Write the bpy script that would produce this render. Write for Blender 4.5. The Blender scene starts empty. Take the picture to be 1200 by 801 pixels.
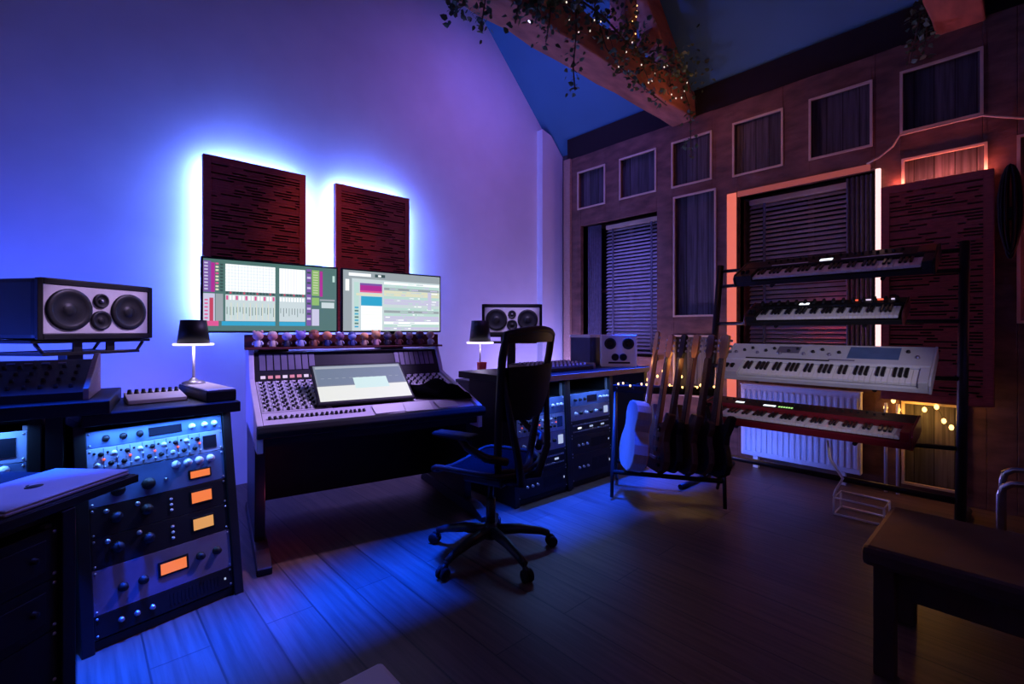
import bpy, math, random
from mathutils import Vector, Matrix, Euler
random.seed(7)
S = bpy.context.scene
C = S.collection
PI = math.pi
R = math.radians

# ---------------------------------------------------------------- camera
cam_d = bpy.data.cameras.new('camera')
cam = bpy.data.objects.new('camera', cam_d)
C.objects.link(cam)
cam_d.sensor_width = 36.0
cam_d.lens = 554.0 / 1200 * 36
cam_d.shift_y = -13.5 / 1200
cam_d.clip_start = 0.05
cam.location = (0, 0, 1.2)
cam.rotation_euler = (PI / 2, 0, math.atan2(.735, .678) - PI / 2)
S.camera = cam

# ---------------------------------------------------------------- view, world
S.view_settings.view_transform = 'Standard'
S.view_settings.look = 'None'
S.view_settings.gamma = 1
S.view_settings.exposure = 0
S.view_settings.use_curve_mapping = False
S.cycles.use_denoising = True
S.cycles.max_bounces = 6
S.cycles.sample_clamp_indirect = 4
W = bpy.data.worlds.new('night')
S.world = W
W.use_nodes = True
W.node_tree.nodes['Background'].inputs[0].default_value = (.10, .10, .35, 1)
W.node_tree.nodes['Background'].inputs[1].default_value = .012


# ---------------------------------------------------------------- room lights, some added with no fixture
def aim(o, target):
    d = Vector(target) - o.location
    o.rotation_euler = d.to_track_quat('-Z', 'Y').to_euler()


def area(name, loc, target, size, size_y, power, color, spread=180, roll=None):
    l = bpy.data.lights.new(name, 'AREA')
    l.shape = 'RECTANGLE'
    l.size, l.size_y = size, size_y
    l.energy = power
    l.color = color
    l.spread = R(spread)
    o = bpy.data.objects.new(name, l)
    C.objects.link(o)
    o.location = loc
    aim(o, target)
    return o


def point(name, loc, power, color, r=.03):
    l = bpy.data.lights.new(name, 'POINT')
    l.energy = power
    l.color = color
    l.shadow_soft_size = r
    o = bpy.data.objects.new(name, l)
    C.objects.link(o)
    o.location = loc
    return o


def spot(name, loc, target, power, color, angle, blend=.8, r=.05):
    l = bpy.data.lights.new(name, 'SPOT')
    l.energy = power
    l.color = color
    l.spot_size = R(angle)
    l.spot_blend = blend
    l.shadow_soft_size = r
    o = bpy.data.objects.new(name, l)
    C.objects.link(o)
    o.location = loc
    aim(o, target)
    return o


BLUE = (.01, .07, 1.0)
DEEP = (.03, .05, 1.0)
LILAC = (.38, .22, 1.0)
PURPLE = (.42, .16, 1.0)
# long added area light under the tie beam, laying a blue band on the floor
lamp = area('blue_floor_wash', (1.65, 2.32, 3.258), (1.65, 2.09, 0), 4.2, .03, 100, (.0, .05, 1.0), 16)
lamp.rotation_euler.rotate(Euler((0, 0, R(-1.5))))
# blue wash on the left of the rear wall, purple on the right of it
area('blue_wall_wash', (-1.0, 3.0, .80), (.45, 4.15, .95), .4, .4, 30, (.025, .075, 1), 125)
area('purple_wall_wash', (3.2, 2.7, 4.28), (3.2, 4.15, 1.9), .5, .5, 15, (.30, .14, .9), 150)
spot('panel_wash', (1.5, 2.65, 3.7), (1.55, 4.0, 1.95), 60, (1, .22, .12), 32, .9)  # added red spot, warming the slotted panels
point('desk_back_glow', (.34, 3.72, .70), 1.5, (.55, .26, 1), .06)
point('desk_back_glow', (1.98, 3.85, .98), 3.0, (.60, .34, 1), .06)
point('corner_uplight', (3.98, 3.42, .50), 60, (.30, .24, 1), .08)
# added lilac and blue spots without fixtures, lifting desk, monitors, laptop and left window
spot('desk_spot', (2.5, 2.1, 3.15), (1.0, 2.98, .85), 420, (.55, .38, 1), 35, .7)
spot('speaker_spot', (2.1, 2.1, 3.15), (2.98, 3.23, 1.30), 230, (.55, .42, 1), 13, .4)
spot('side_spot', (2.2, 2.1, 3.15), (.09, 3.2, 1.3), 330, (.66, .48, 1), 10.5, .3)
spot('laptop_spot', (.9, 2.1, 3.15), (-.06, 1.82, .78), 260, (.09, .12, 1), 10, .6)
point('pillar_boost', (4.28, 3.80, .40), 9, (.36, .32, 1), .05)  # extra point light put in to brighten the pillar face
spot('window_spot', (2.5, 2.5, 3.15), (4.6, 3.0, 1.75), 120, (.20, .18, 1), 28, .8)
# added spot behind the camera, put in to brighten the keyboards
spot('keys_spot', (.5, -1.2, 2.0), (3.62, .95, .95), 210, (.82, .74, 1), 19, .8)
# blue uplight on the roof slope, violet on the next bay
spot('blue_roof_wash', (2.5, 3.2, 2.9), (3.8, 3.2, 4.3), 30, (.0, .10, 1), 110, 1)
spot('violet_roof_wash', (2.4, .6, 3.1), (3.6, 1.3, 4.5), 3, (.10, .05, .8), 90, 1)
# low violet fill from the room behind the camera, warm glow on the truss
area('room_fill', (1.2, -1.2, 2.4), (2.2, 2.4, 1.0), 1.5, 1.0, 2.8, (.40, .18, .80), 120)
point('truss_glow', (3.85, 1.80, 3.10), 3.2, (1, .34, .17), .1)
point('wall_glow', (3.9, 1.1, 2.4), .6, (1, .26, .22), .1)
point('under_desk_fill', (.80, 2.72, .30), .35, (1, .14, .30), .03)  # added pink light for the floor under the console, no device there


# ---------------------------------------------------------------- materials
def mat(name, col, rough=.6, metal=0., var=.12, scale=12., bump=0., emit=None, estr=1., spec=None, stretch=None, alpha=None):
    m = bpy.data.materials.new(name)
    m.use_nodes = True
    nt = m.node_tree
    b = nt.nodes['Principled BSDF']
    b.inputs['Roughness'].default_value = rough
    b.inputs['Metallic'].default_value = metal
    if spec is not None:
        b.inputs['Specular IOR Level'].default_value = spec
    tc = nt.nodes.new('ShaderNodeTexCoord')
    mp = nt.nodes.new('ShaderNodeMapping')
    nt.links.new(tc.outputs['Object'], mp.inputs[0])
    if stretch:
        mp.inputs['Scale'].default_value = stretch
    n = nt.nodes.new('ShaderNodeTexNoise')
    n.inputs['Scale'].default_value = scale
    n.inputs['Detail'].default_value = 4
    nt.links.new(mp.outputs[0], n.inputs['Vector'])
    r = nt.nodes.new('ShaderNodeValToRGB')
    r.color_ramp.elements[0].position = .3
    r.color_ramp.elements[1].position = .7
    r.color_ramp.elements[0].color = [max(0, c * (1 - var)) for c in col] + [1]
    r.color_ramp.elements[1].color = [min(1, c * (1 + var)) for c in col] + [1]
    nt.links.new(n.outputs['Fac'], r.inputs[0])
    nt.links.new(r.outputs[0], b.inputs['Base Color'])
    if bump:
        bp = nt.nodes.new('ShaderNodeBump')
        bp.inputs['Strength'].default_value = bump
        bp.inputs['Distance'].default_value = .01
        nt.links.new(n.outputs['Fac'], bp.inputs['Height'])
        nt.links.new(bp.outputs[0], b.inputs['Normal'])
    if emit:
        b.inputs['Emission Color'].default_value = (*emit, 1)
        b.inputs['Emission Strength'].default_value = estr
    if alpha is not None:
        b.inputs['Alpha'].default_value = alpha
    return m


def plank_mat(name, c1, c2, mortar, width, length, axis, rough=.45, bump=.4, grain=.5):
    # planks of `width`, running along `axis` of the object's coordinates
    m = bpy.data.materials.new(name)
    m.use_nodes = True
    nt = m.node_tree
    b = nt.nodes['Principled BSDF']
    tc = nt.nodes.new('ShaderNodeTexCoord')
    sep = nt.nodes.new('ShaderNodeSeparateXYZ')
    cmb = nt.nodes.new('ShaderNodeCombineXYZ')
    nt.links.new(tc.outputs['Object'], sep.inputs[0])
    along, across = axis
    nt.links.new(sep.outputs[along], cmb.inputs[0])
    nt.links.new(sep.outputs[across], cmb.inputs[1])
    br = nt.nodes.new('ShaderNodeTexBrick')
    br.inputs['Scale'].default_value = 1
    br.inputs['Brick Width'].default_value = length
    br.inputs['Row Height'].default_value = width
    br.inputs['Mortar Size'].default_value = .004
    br.inputs['Mortar Smooth'].default_value = .3
    br.offset = .37
    br.inputs['Color1'].default_value = (*c1, 1)
    br.inputs['Color2'].default_value = (*c2, 1)
    br.inputs['Mortar'].default_value = (*mortar, 1)
    nt.links.new(cmb.outputs[0], br.inputs['Vector'])
    mp = nt.nodes.new('ShaderNodeMapping')
    mp.inputs['Scale'].default_value = (2.2, 45, 1)
    nt.links.new(cmb.outputs[0], mp.inputs[0])
    n = nt.nodes.new('ShaderNodeTexNoise')
    n.inputs['Scale'].default_value = 1
    n.inputs['Detail'].default_value = 5
    nt.links.new(mp.outputs[0], n.inputs['Vector'])
    mx = nt.nodes.new('ShaderNodeMix')
    mx.data_type = 'RGBA'
    mx.blend_type = 'MULTIPLY'
    mx.inputs[0].default_value = grain
    nt.links.new(br.outputs['Color'], mx.inputs[6])
    rp = nt.nodes.new('ShaderNodeValToRGB')
    rp.color_ramp.elements[0].position = .35
    rp.color_ramp.elements[0].color = (.25, .22, .2, 1)
    rp.color_ramp.elements[1].position = .62
    nt.links.new(n.outputs['Fac'], rp.inputs[0])
    nt.links.new(rp.outputs[0], mx.inputs[7])
    nt.links.new(mx.outputs[2], b.inputs['Base Color'])
    b.inputs['Roughness'].default_value = rough
    bp = nt.nodes.new('ShaderNodeBump')
    bp.inputs['Strength'].default_value = bump
    bp.inputs['Distance'].default_value = .004
    ad = nt.nodes.new('ShaderNodeMath')
    ad.operation = 'SUBTRACT'
    nt.links.new(n.outputs['Fac'], ad.inputs[0])
    nt.links.new(br.outputs['Fac'], ad.inputs[1])
    nt.links.new(ad.outputs[0], bp.inputs['Height'])
    nt.links.new(bp.outputs[0], b.inputs['Normal'])
    return m


def glow(name, col, s=1.):
    return mat(name, (.02, .02, .02), .5, emit=col, estr=s)


M = dict(
    plaster=mat('white_plaster', (.78, .77, .76), .85, var=.04, scale=3, bump=.15),
    roof=mat('roof_lining', (.06, .20, .30), .8, var=.05, scale=2),
    floor=plank_mat('oak_floor', (.13, .075, .055), (.085, .05, .04), (.035, .022, .018), .19, 2.1, (1, 0), .45, .22, .6),
    planks=plank_mat('weathered_planks', (.12, .105, .11), (.045, .045, .055), (.01, .008, .006), .11, 5, (2, 1), .7, .6, .8),
    timber=mat('reclaimed_timber', (.15, .068, .045), .75, var=.45, scale=9, bump=.6, stretch=(1, .6, 1.6)),
    beam=mat('old_oak_beam', (.38, .15, .085), .7, var=.4, scale=5, bump=.7, stretch=(.6, 2, 2)),
    moulding=mat('pale_moulding', (.62, .48, .32), .5, var=.08),
    slat=mat('dark_red_hardwood', (.30, .045, .03), .5, var=.3, scale=20, stretch=(1, 1, 6)),
    slatback=mat('black_slot', (.012, .006, .006), .9),
    blind=mat('grey_blind', (.55, .52, .54), .55, var=.1),
    curtain=mat('dark_curtain', (.10, .09, .12), .9, var=.2, scale=30),
    glass=mat('night_glass', (.01, .012, .02), .08, spec=.7),
    black=mat('black_plastic', (.008, .008, .009), .5, var=.2, spec=.3),
    soft=mat('black_rubber', (.007, .007, .008), .75, var=.2, spec=.2),
    blackmetal=mat('black_metal', (.010, .010, .012), .4, .0, var=.2, spec=.3),
    panelblack=mat('black_anodised', (.012, .012, .015), .45, .0, spec=.3),
    graphite=mat('graphite_laminate', (.010, .010, .011), .45, var=.2, spec=.3),
    steel=mat('brushed_steel', (.42, .42, .45), .35, .8, scale=30, stretch=(1, 8, 8)),
    greypanel=mat('grey_faceplate', (.20, .18, .25), .45, .3),
    bluepanel=mat('blue_grey_faceplate', (.10, .17, .34), .45, .2),
    ltpanel=mat('light_faceplate', (.32, .40, .58), .45, .2),
    console=mat('console_grey', (.66, .62, .70), .5, var=.06),
    white=mat('white_enamel', (.80, .79, .78), .4, var=.03),
    paper=mat('white_paper', (.85, .85, .85), .8, var=.03),
    whitekey=mat('white_key', (.80, .79, .76), .3, var=.02),
    blackkey=mat('black_key', (.012, .012, .013), .3),
    synthgrey=mat('silver_grey_synth', (.56, .56, .58), .45, var=.04),
    red=mat('red_lacquer', (.16, .008, .014), .35, var=.08),
    wine=mat('dark_wine_wood', (.10, .016, .018), .5, var=.3, scale=14),
    cone=mat('speaker_cone', (.012, .012, .015), .6, spec=.3),
    surround=mat('speaker_surround', (.008, .008, .009), .45),
    baffle=mat('pale_aluminium_baffle', (.72, .68, .70), .45),
    silver=mat('silver_aluminium', (.62, .62, .64), .45, .15, var=.04),
    chrome=mat('chrome_tube', (.6, .6, .62), .2, 1.),
    whiteknob=mat('pale_knob', (.75, .75, .78), .35),
    knob=mat('black_knob', (.010, .010, .011), .5, spec=.3),
    mesh=mat('woven_mesh', (.02, .02, .024), .8, alpha=.42),
    leaf=mat('ivy_leaf', (.05, .11, .045), .5, var=.5, scale=3),
    vine=mat('vine_stem', (.07, .05, .03), .8),
    wire=mat('green_wire', (.02, .03, .02), .6),
    sunburst=mat('amber_spruce', (.62, .30, .12), .3, var=.15, stretch=(12, 1, 1)),
    mahog=mat('mahogany_body', (.08, .025, .015), .3, var=.25),
    maple=mat('maple_neck', (.58, .28, .11), .4, var=.15, stretch=(10, 10, 1)),
    rosewood=mat('rosewood', (.07, .035, .022), .5, var=.3, stretch=(10, 10, 1)),
    palewood=mat('pale_guitar_side', (.40, .36, .34), .35, var=.1, stretch=(6, 6, 1)),
    bench=mat('brown_bench', (.05, .022, .011), .85, var=.3, scale=6),
    cloth=mat('black_cloth', (.004, .004, .005), 1.0, bump=.4, scale=40, spec=.0),
    tumbler=mat('red_plastic', (.75, .06, .06), .4),
    tan=mat('tan_wood_edge', (.38, .24, .16), .5, var=.2, stretch=(1, 8, 8)),
    vu=glow('amber_meter', (.90, .20, .04), 1.0),
    vupale=glow('pale_amber_meter', (.80, .36, .10), .9),
    lcd=glow('white_display', (.85, .9, 1), 1.6),
    lcddim=glow('dim_display', (.5, .6, .9), .8),
    ledred=glow('red_led', (1, .12, .06), 1.5),
    ledgreen=glow('green_led', (.5, 1, .3), 1.0),
    ledwhite=glow('white_led', (.75, .60, .85), 1.0),
    ledpink=glow('pink_button_light', (.75, .25, .38), .9),
    bulb=glow('warm_bulb', (1, .55, .16), 4),
    bulbcool=glow('pale_bulb', (.9, .75, .6), 1.4),
    strip=glow('blue_white_strip', (.10, .19, 1), 150),
    stripblue=glow('blue_strip', (.25, .45, 1), 5),
    jambglow=glow('jamb_glow', (.78, .15, .10), 1.0),
    lintelglow=glow('lintel_glow', (.26, .05, .045), 1.0),
    strippink=glow('pink_white_strip', (1, .55, .55), 1.6),
    striphot=glow('red_strip', (1, .17, .14), 6),
    lampglow=glow('lamp_glow', (.80, .68, 1), 2.0),
)


# ---------------------------------------------------------------- mesh builder
class MB:
    def __init__(s):
        s.v, s.f, s.m, s.sm = [], [], [], []
        s.T = Matrix.Identity(4)

    def add(s, vs, fs, m=0, smooth=False):
        o = len(s.v)
        s.v += [tuple(s.T @ Vector(p)) for p in vs]
        for f in fs:
            s.f.append([i + o for i in f])
            s.m.append(m)
            s.sm.append(smooth)
        return s

    def box(s, x0, y0, z0, x1, y1, z1, m=0):
        return s.add([(x0, y0, z0), (x1, y0, z0), (x1, y1, z0), (x0, y1, z0), (x0, y0, z1), (x1, y0, z1), (x1, y1, z1), (x0, y1, z1)],
                     [(0, 3, 2, 1), (4, 5, 6, 7), (0, 1, 5, 4), (1, 2, 6, 5), (2, 3, 7, 6), (3, 0, 4, 7)], m)

    def cyl(s, p0, p1, r0, r1=None, n=16, m=0, smooth=True):
        r1 = r0 if r1 is None else r1
        p0, p1 = Vector(p0), Vector(p1)
        q = (p1 - p0).to_track_quat('Z', 'Y')
        vs = []
        for p, r in ((p0, r0), (p1, r1)):
            for i in range(n):
                a = 2 * PI * i / n
                vs.append(tuple(p + q @ Vector((r * math.cos(a), r * math.sin(a), 0))))
        s.add(vs, [(i, (i + 1) % n, n + (i + 1) % n, n + i) for i in range(n)], m, smooth)
        s.add(vs[:n], [tuple(range(n - 1, -1, -1))], m)
        s.add(vs[n:], [tuple(range(n))], m)
        return s

    def tube(s, pts, r, n=8, m=0, closed=False):
        pts = [Vector(p) for p in pts]
        k = len(pts)
        rs = r if isinstance(r, (list, tuple)) else [r] * k
        up = None
        rings = []
        for i, p in enumerate(pts):
            if closed:
                t = pts[(i + 1) % k] - pts[i - 1]
            else:
                t = pts[min(i + 1, k - 1)] - pts[max(i - 1, 0)]
            t.normalize()
            if up is None:
                up = t.orthogonal().normalized()
            up = up - t * up.dot(t)
            if up.length < 1e-6:
                up = t.orthogonal()
            up.normalize()
            w = t.cross(up)
            rings.append([tuple(p + (up * math.cos(2 * PI * j / n) + w * math.sin(2 * PI * j / n)) * rs[i]) for j in range(n)])
        vs = [q for ring in rings for q in ring]
        fs = []
        for i in range(k if closed else k - 1):
            a, b = i * n, ((i + 1) % k) * n
            for j in range(n):
                fs.append((a + j, a + (j + 1) % n, b + (j + 1) % n, b + j))
        s.add(vs, fs, m, True)
        if not closed:
            s.add(rings[0], [tuple(range(n - 1, -1, -1))], m)
            s.add(rings[-1], [tuple(range(n))], m)
        return s

    def lathe(s, prof, n=24, m=0, smooth=True, mats=None):
        # prof: (r, z) pairs, round local Z
        vs = []
        for r, z in prof:
            for i in range(n):
                a = 2 * PI * i / n
                vs.append((r * math.cos(a), r * math.sin(a), z))
        for k in range(len(prof) - 1):
            fs = [(k * n + i, k * n + (i + 1) % n, (k + 1) * n + (i + 1) % n, (k + 1) * n + i) for i in range(n)]
            s.add(vs, fs, mats[k] if mats else m, smooth)
        return s

    def prism(s, poly, axis, a, b, m=0):
        # polygon in the two other axes, extruded along axis from a to b
        def P(u, v, w):
            return {'x': (w, u, v), 'y': (u, w, v), 'z': (u, v, w)}[axis]
        n = len(poly)
        vs = [P(u, v, a) for u, v in poly] + [P(u, v, b) for u, v in poly]
        fs = [tuple(range(n - 1, -1, -1)), tuple(range(n, 2 * n))] + [(i, (i + 1) % n, n + (i + 1) % n, n + i) for i in range(n)]
        return s.add(vs, fs, m)

    def ball(s, c, r, n=14, m=0, sc=(1, 1, 1)):
        k = n // 2
        vs = []
        for i in range(k + 1):
            t = PI * i / k
            for j in range(n):
                a = 2 * PI * j / n
                vs.append((c[0] + r * sc[0] * math.sin(t) * math.cos(a), c[1] + r * sc[1] * math.sin(t) * math.sin(a), c[2] + r * sc[2] * math.cos(t)))
        fs = [(i * n + j, (i + 1) * n + j, (i + 1) * n + (j + 1) % n, i * n + (j + 1) % n) for i in range(k) for j in range(n)]
        return s.add(vs, fs, m, True)

    def build(s, name, mats, parent=None, bevel=0., loc=None, rot=None, fix=True):
        me = bpy.data.meshes.new(name)
        me.from_pydata(s.v, [], s.f)
        if not isinstance(mats, (list, tuple)):
            mats = [mats]
        for m in mats:
            me.materials.append(m)
        me.polygons.foreach_set('material_index', s.m)
        me.polygons.foreach_set('use_smooth', s.sm)
        import bmesh
        bm = bmesh.new()
        bm.from_mesh(me)
        bmesh.ops.remove_doubles(bm, verts=bm.verts, dist=1e-5)
        if fix:
            bmesh.ops.recalc_face_normals(bm, faces=bm.faces)
        bm.to_mesh(me)
        bm.free()
        me.update()
        o = bpy.data.objects.new(name, me)
        C.objects.link(o)
        if parent:
            o.parent = parent
        if loc:
            o.location = loc
        if rot:
            o.rotation_euler = rot
        if bevel:
            md = o.modifiers.new('bevel', 'BEVEL')
            md.width = bevel
            md.segments = 2
            md.limit_method = 'ANGLE'
            md.angle_limit = R(40)
        return o


def tag(o, label, cat, group=None):
    o['label'] = label
    o['category'] = cat
    if group:
        o['group'] = group
    return o


def thing(name, label, cat, loc=(0, 0, 0), rot=(0, 0, 0), group=None):
    o = bpy.data.objects.new(name, None)
    C.objects.link(o)
    o.location = loc
    o.rotation_euler = rot
    o.empty_display_size = .1
    return tag(o, label, cat, group)


def struct(o):
    o['kind'] = 'structure'
    return o


def copy_part(src, parent, loc=None, rot=None, scale=None):
    c = src.copy()
    C.objects.link(c)
    c.parent = parent
    if loc is not None:
        c.location = loc
    if rot is not None:
        c.rotation_euler = rot
    if scale is not None:
        c.scale = scale
    return c


def copy_tree(o, parent=None):
    c = o.copy()
    C.objects.link(c)
    c.parent = parent
    for ch in list(o.children):
        copy_tree(ch, c)
    return c


# ================================================================ THE SETTING
XW, YB = 4.5, 4.15          # wood wall, rear wall
XL, YF = -1.6, -2.6
struct(MB().box(XL - .1, YF - .1, -.1, XW + .6, YB + .1, 0).build('floor', M['floor']))
# gabled rear wall
RX = (XW + XL) / 2
RZ = 3.6 + (XW - RX)
gable = [(XL, 0), (XW + .3, 0), (XW + .3, 3.3), (XW, 3.6), (RX, RZ), (XL, 3.6)]
struct(MB().prism(gable, 'y', YB, YB + .1).build('wall_rear', M['plaster']))
struct(MB().prism(gable, 'y', YF - .1, YF).build('wall_front', M['plaster']))
struct(MB().box(XL - .1, YF, 0, XL, YB, 3.6).build('wall_left', M['plaster']))
cl = MB()
cl.add([(XW + .4, YF, 3.2), (XW + .4, YB, 3.2), (RX, YB, RZ), (RX, YF, RZ), (XW + .4, YF, 3.32), (XW + .4, YB, 3.32), (RX, YB, RZ + .12), (RX, YF, RZ + .12)],
       [(0, 3, 2, 1), (4, 5, 6, 7), (0, 1, 5, 4), (1, 2, 6, 5), (2, 3, 7, 6), (3, 0, 4, 7)])
cl.add([(XL, YF, 3.6), (XL, YB, 3.6), (RX, YB, RZ), (RX, YF, RZ), (XL, YF, 3.72), (XL, YB, 3.72), (RX, YB, RZ + .12), (RX, YF, RZ + .12)],
       [(0, 1, 2, 3), (4, 7, 6, 5), (0, 4, 5, 1), (1, 5, 6, 2), (2, 6, 7, 3), (3, 7, 4, 0)])
struct(cl.build('ceiling', M['roof']))
# boxed white pillar in the corner, with a narrow brown edge board towards the wood wall
struct(MB().prism([(4.26, 0), (4.64, 0), (4.64, 3.44), (4.42, 3.66), (4.26, 3.70)], 'y', 4.06, YB).build('trim_1', M['plaster']))
struct(MB().box(4.44, 3.77, 0, 4.475, 3.87, 3.30).build('trim_2', M['tan']))

# --- wood wall: openings and panels, (y0, y1, z0, z1)
WIN = [(2.61, 3.63, .92, 2.46), (.77, 1.79, .80, 2.43)]
PAN = [(3.27, 3.67, 2.66, 3.11), (2.62, 3.07, 2.66, 3.11), (2.03, 2.44, 2.65, 3.11), (1.41, 1.83, 2.62, 3.11), (.79, 1.21, 2.61, 3.11), (.19, .62, 2.65, 3.10),
       (1.99, 2.42, 1.34, 2.55), (1.99, 2.42, .55, 1.15), (.17, .61, 1.30, 2.455), (.27, .61, .08, .68), (-.50, .03, 1.25, 2.455)]


def grid_wall(x0, x1, holes, ylo, yhi, zlo, zhi):
    mb = MB()
    ys = sorted({ylo, yhi, *[h[0] for h in holes], *[h[1] for h in holes]})
    zs = sorted({zlo, zhi, *[h[2] for h in holes], *[h[3] for h in holes]})
    for a, b in zip(ys, ys[1:]):
        run = None
        for c, d in zip(zs, zs[1:]):
            ym, zm = (a + b) / 2, (c + d) / 2
            solid = not any(h[0] < ym < h[1] and h[2] < zm < h[3] for h in holes)
            if solid:
                run = (run[0], d) if run else (c, d)
            if run and (not solid or d == zs[-1]):
                mb.box(x0, a, run[0], x1, b, run[1])
                run = None
    return mb


struct(grid_wall(4.53, 4.62, WIN, YF, 3.86, 0, 3.6).box(4.645, 3.86, 0, 4.74, YB, 3.5).build('wall_right', M['planks']))
struct(grid_wall(4.475, 4.53, WIN + PAN, YF, 3.86, 0, 3.3).build('trim_3', M['timber'], bevel=.004))
struct(MB().box(4.50, YF, 3.30, 4.53, 3.86, 3.57).build('trim_60', M['slatback']))
n_trim = 4
for (a, b, c, d) in PAN:
    t = .013
    mb = MB()
    mb.box(4.462, a - .004, d - t, 4.482, b + .004, d + .004)
    mb.box(4.462, a - .004, c - .004, 4.482, b + .004, c + t)
    mb.box(4.462, a - .004, c + t, 4.482, a + t, d - t)
    mb.box(4.462, b - t, c + t, 4.482, b + .004, d - t)
    struct(mb.build('trim_%d' % n_trim, M['moulding']))
    n_trim += 1
for i, (a, b, c, d) in enumerate(WIN):
    w = struct(MB().box(4.80, a, c, 4.84, b, d).build('window_%d' % (i + 1), M['glass']))
    f = MB()
    f.box(4.53, a, d, 4.84, b, d + .03).box(4.53, a, c - .03, 4.84, b, c)
    f.box(4.53, a - .03, c - .03, 4.84, a, d + .03).box(4.53, b, c - .03, 4.84, b + .03, d + .03)
    f.box(4.77, a, (c + d) / 2 - .02, 4.80, b, (c + d) / 2 + .02).box(4.77, (a + b) / 2 - .02, c, 4.80, (a + b) / 2 + .02, d)
    f.build('window_frame', M['timber'], w)
    s = MB().box(4.44, a - .02, c - .035, 4.53, b + .02, c).build('window_sill', M['timber'], w, bevel=.005)


# blinds hanging in the two windows
def blind(y0, y1, z0, z1, label):
    t = thing('window_blind', label, 'blind', (4.64, (y0 + y1) / 2, z1))
    h = z1 - z0
    w = (y1 - y0) / 2
    MB().box(-.03, -w, -.05, .03, w, 0).build('headrail', M['moulding'], t, bevel=.006)
    sl = MB()
    k = int(h / .042)
    for i in range(k):
        z = -.07 - i * (h - .1) / k
        sl.add([(-.022, -w, z - .014), (.018, -w, z + .016), (.018, w, z + .016), (-.022, w, z - .014)], [(0, 1, 2, 3)])
        sl.add([(-.022, -w, z - .017), (.018, -w, z + .013), (.018, w, z + .013), (-.022, w, z - .017)], [(3, 2, 1, 0)])
    sl.build('slats', M['blind'], t, fix=False)
    MB().box(-.02, -w, -h, .02, w, -h + .025).build('bottom_rail', M['blind'], t, bevel=.004)
    for y in (-w * .72, w * .72):
        MB().box(-.027, y - .012, -h + .02, -.024, y + .012, -.04).build('ladder_tape', M['curtain'], t)
    return t


blind(2.66, 3.36, .94, 2.44, 'slatted blind in the left window lit blue, behind the white monitor speaker')
blind(.80, 1.74, .84, 2.41, 'slatted blind in the right window with red glow, behind the keyboard stand')


def curtain(y0, y1, z0, z1, label):
    mb = MB()
    n = 26
    for side in (0, 1):
        vs, fs = [], []
        for i in range(n + 1):
            y = y0 + (y1 - y0) * i / n
            x = 4.575 + .016 * math.sin(i * 1.5) + .004 * side
            vs += [(x, y, z0), (x, y, z1)]
        fs = [(2 * i, 2 * i + 2, 2 * i + 3, 2 * i + 1) for i in range(n)]
        mb.add(vs, fs, 0, True)
    return tag(mb.build('curtain', M['curtain'], fix=False), label, 'curtain')


curtain(3.40, 3.60, .93, 2.455, 'dark folded curtain at the left side of the blue lit window')
curtain(.79, .98, .81, 2.425, 'dark folded curtain at the right side of the red lit window')


# ================================================================ TRUSSES
def truss(y, label, full):
    t = thing('roof_truss', label, 'beam', (XW, y, 3.28))
    mb = MB()
    random.seed(int(y * 100))
    # tie beam with an uneven hewn outline
    N = 24
    rings = []
    x0, x1 = 0, XL - XW
    for i in range(N + 1):
        x = x0 + (x1 - x0) * i / N
        j = [random.uniform(-.012, .012) for _ in range(4)]
        rings.append([(x, -.125 + j[0], j[1] * .6 - .0), (x, .125 + j[1], j[2] * .6), (x, .125 + j[2], .28 + j[3]), (x, -.125 + j[3], .28 + j[0])])
    rings[0] = [(0, p[1], p[2]) for p in rings[0]]
    vs = [p for r in rings for p in r]
    fs = [(4 * i + j, 4 * i + (j + 1) % 4, 4 * i + 4 + (j + 1) % 4, 4 * i + 4 + j) for i in range(N) for j in range(4)] + [(0, 1, 2, 3), (4 * N + 3, 4 * N + 2, 4 * N + 1, 4 * N)]
    mb.add(vs, fs)
    mb.build('tie_beam', M['beam'], t, bevel=.012)
    L = (XW - RX)
    th = .22 * math.sqrt(2)
    # principal rafters just under the roof lining
    top0 = .30
    MB().prism([(-.005, top0 - .03), (-.005, top0), (-L, top0 + L - .005), (-L, top0 + L - th), (-.29, top0 - .03)], 'y', -.09, .09).build('rafter', M['beam'], t, bevel=.012)
    MB().prism([(x1 + .005, top0 - .03), (x1 + .005, top0), (-L, top0 + L - .005), (-L, top0 + L - th), (x1 + .29, top0 - .03)], 'y', -.09, .09).build('rafter', M['beam'], t, bevel=.012)
    for px in (-1.06, x1 + 1.06):
        sg = 1 if px > -L else -1
        h = top0 + abs(px if sg > 0 else x1 - px) - th
        MB().box(px - .09, -.08, .27, px + .09, .08, h + .05).build('queen_post', M['beam'], t, bevel=.012)
        MB().prism([(px + sg * .06, .27), (px + sg * .20, .27), (px + sg * .52, .70 - .08), (px + sg * .44, .80 - .08)], 'y', -.05, .05).build('brace', M['beam'], t, bevel=.01)
    return t


truss(2.325, 'old oak roof truss with ivy and fairy lights nearer the desk', True)
truss(.31, 'old oak roof truss whose beam end shows at the top right', False)


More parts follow.
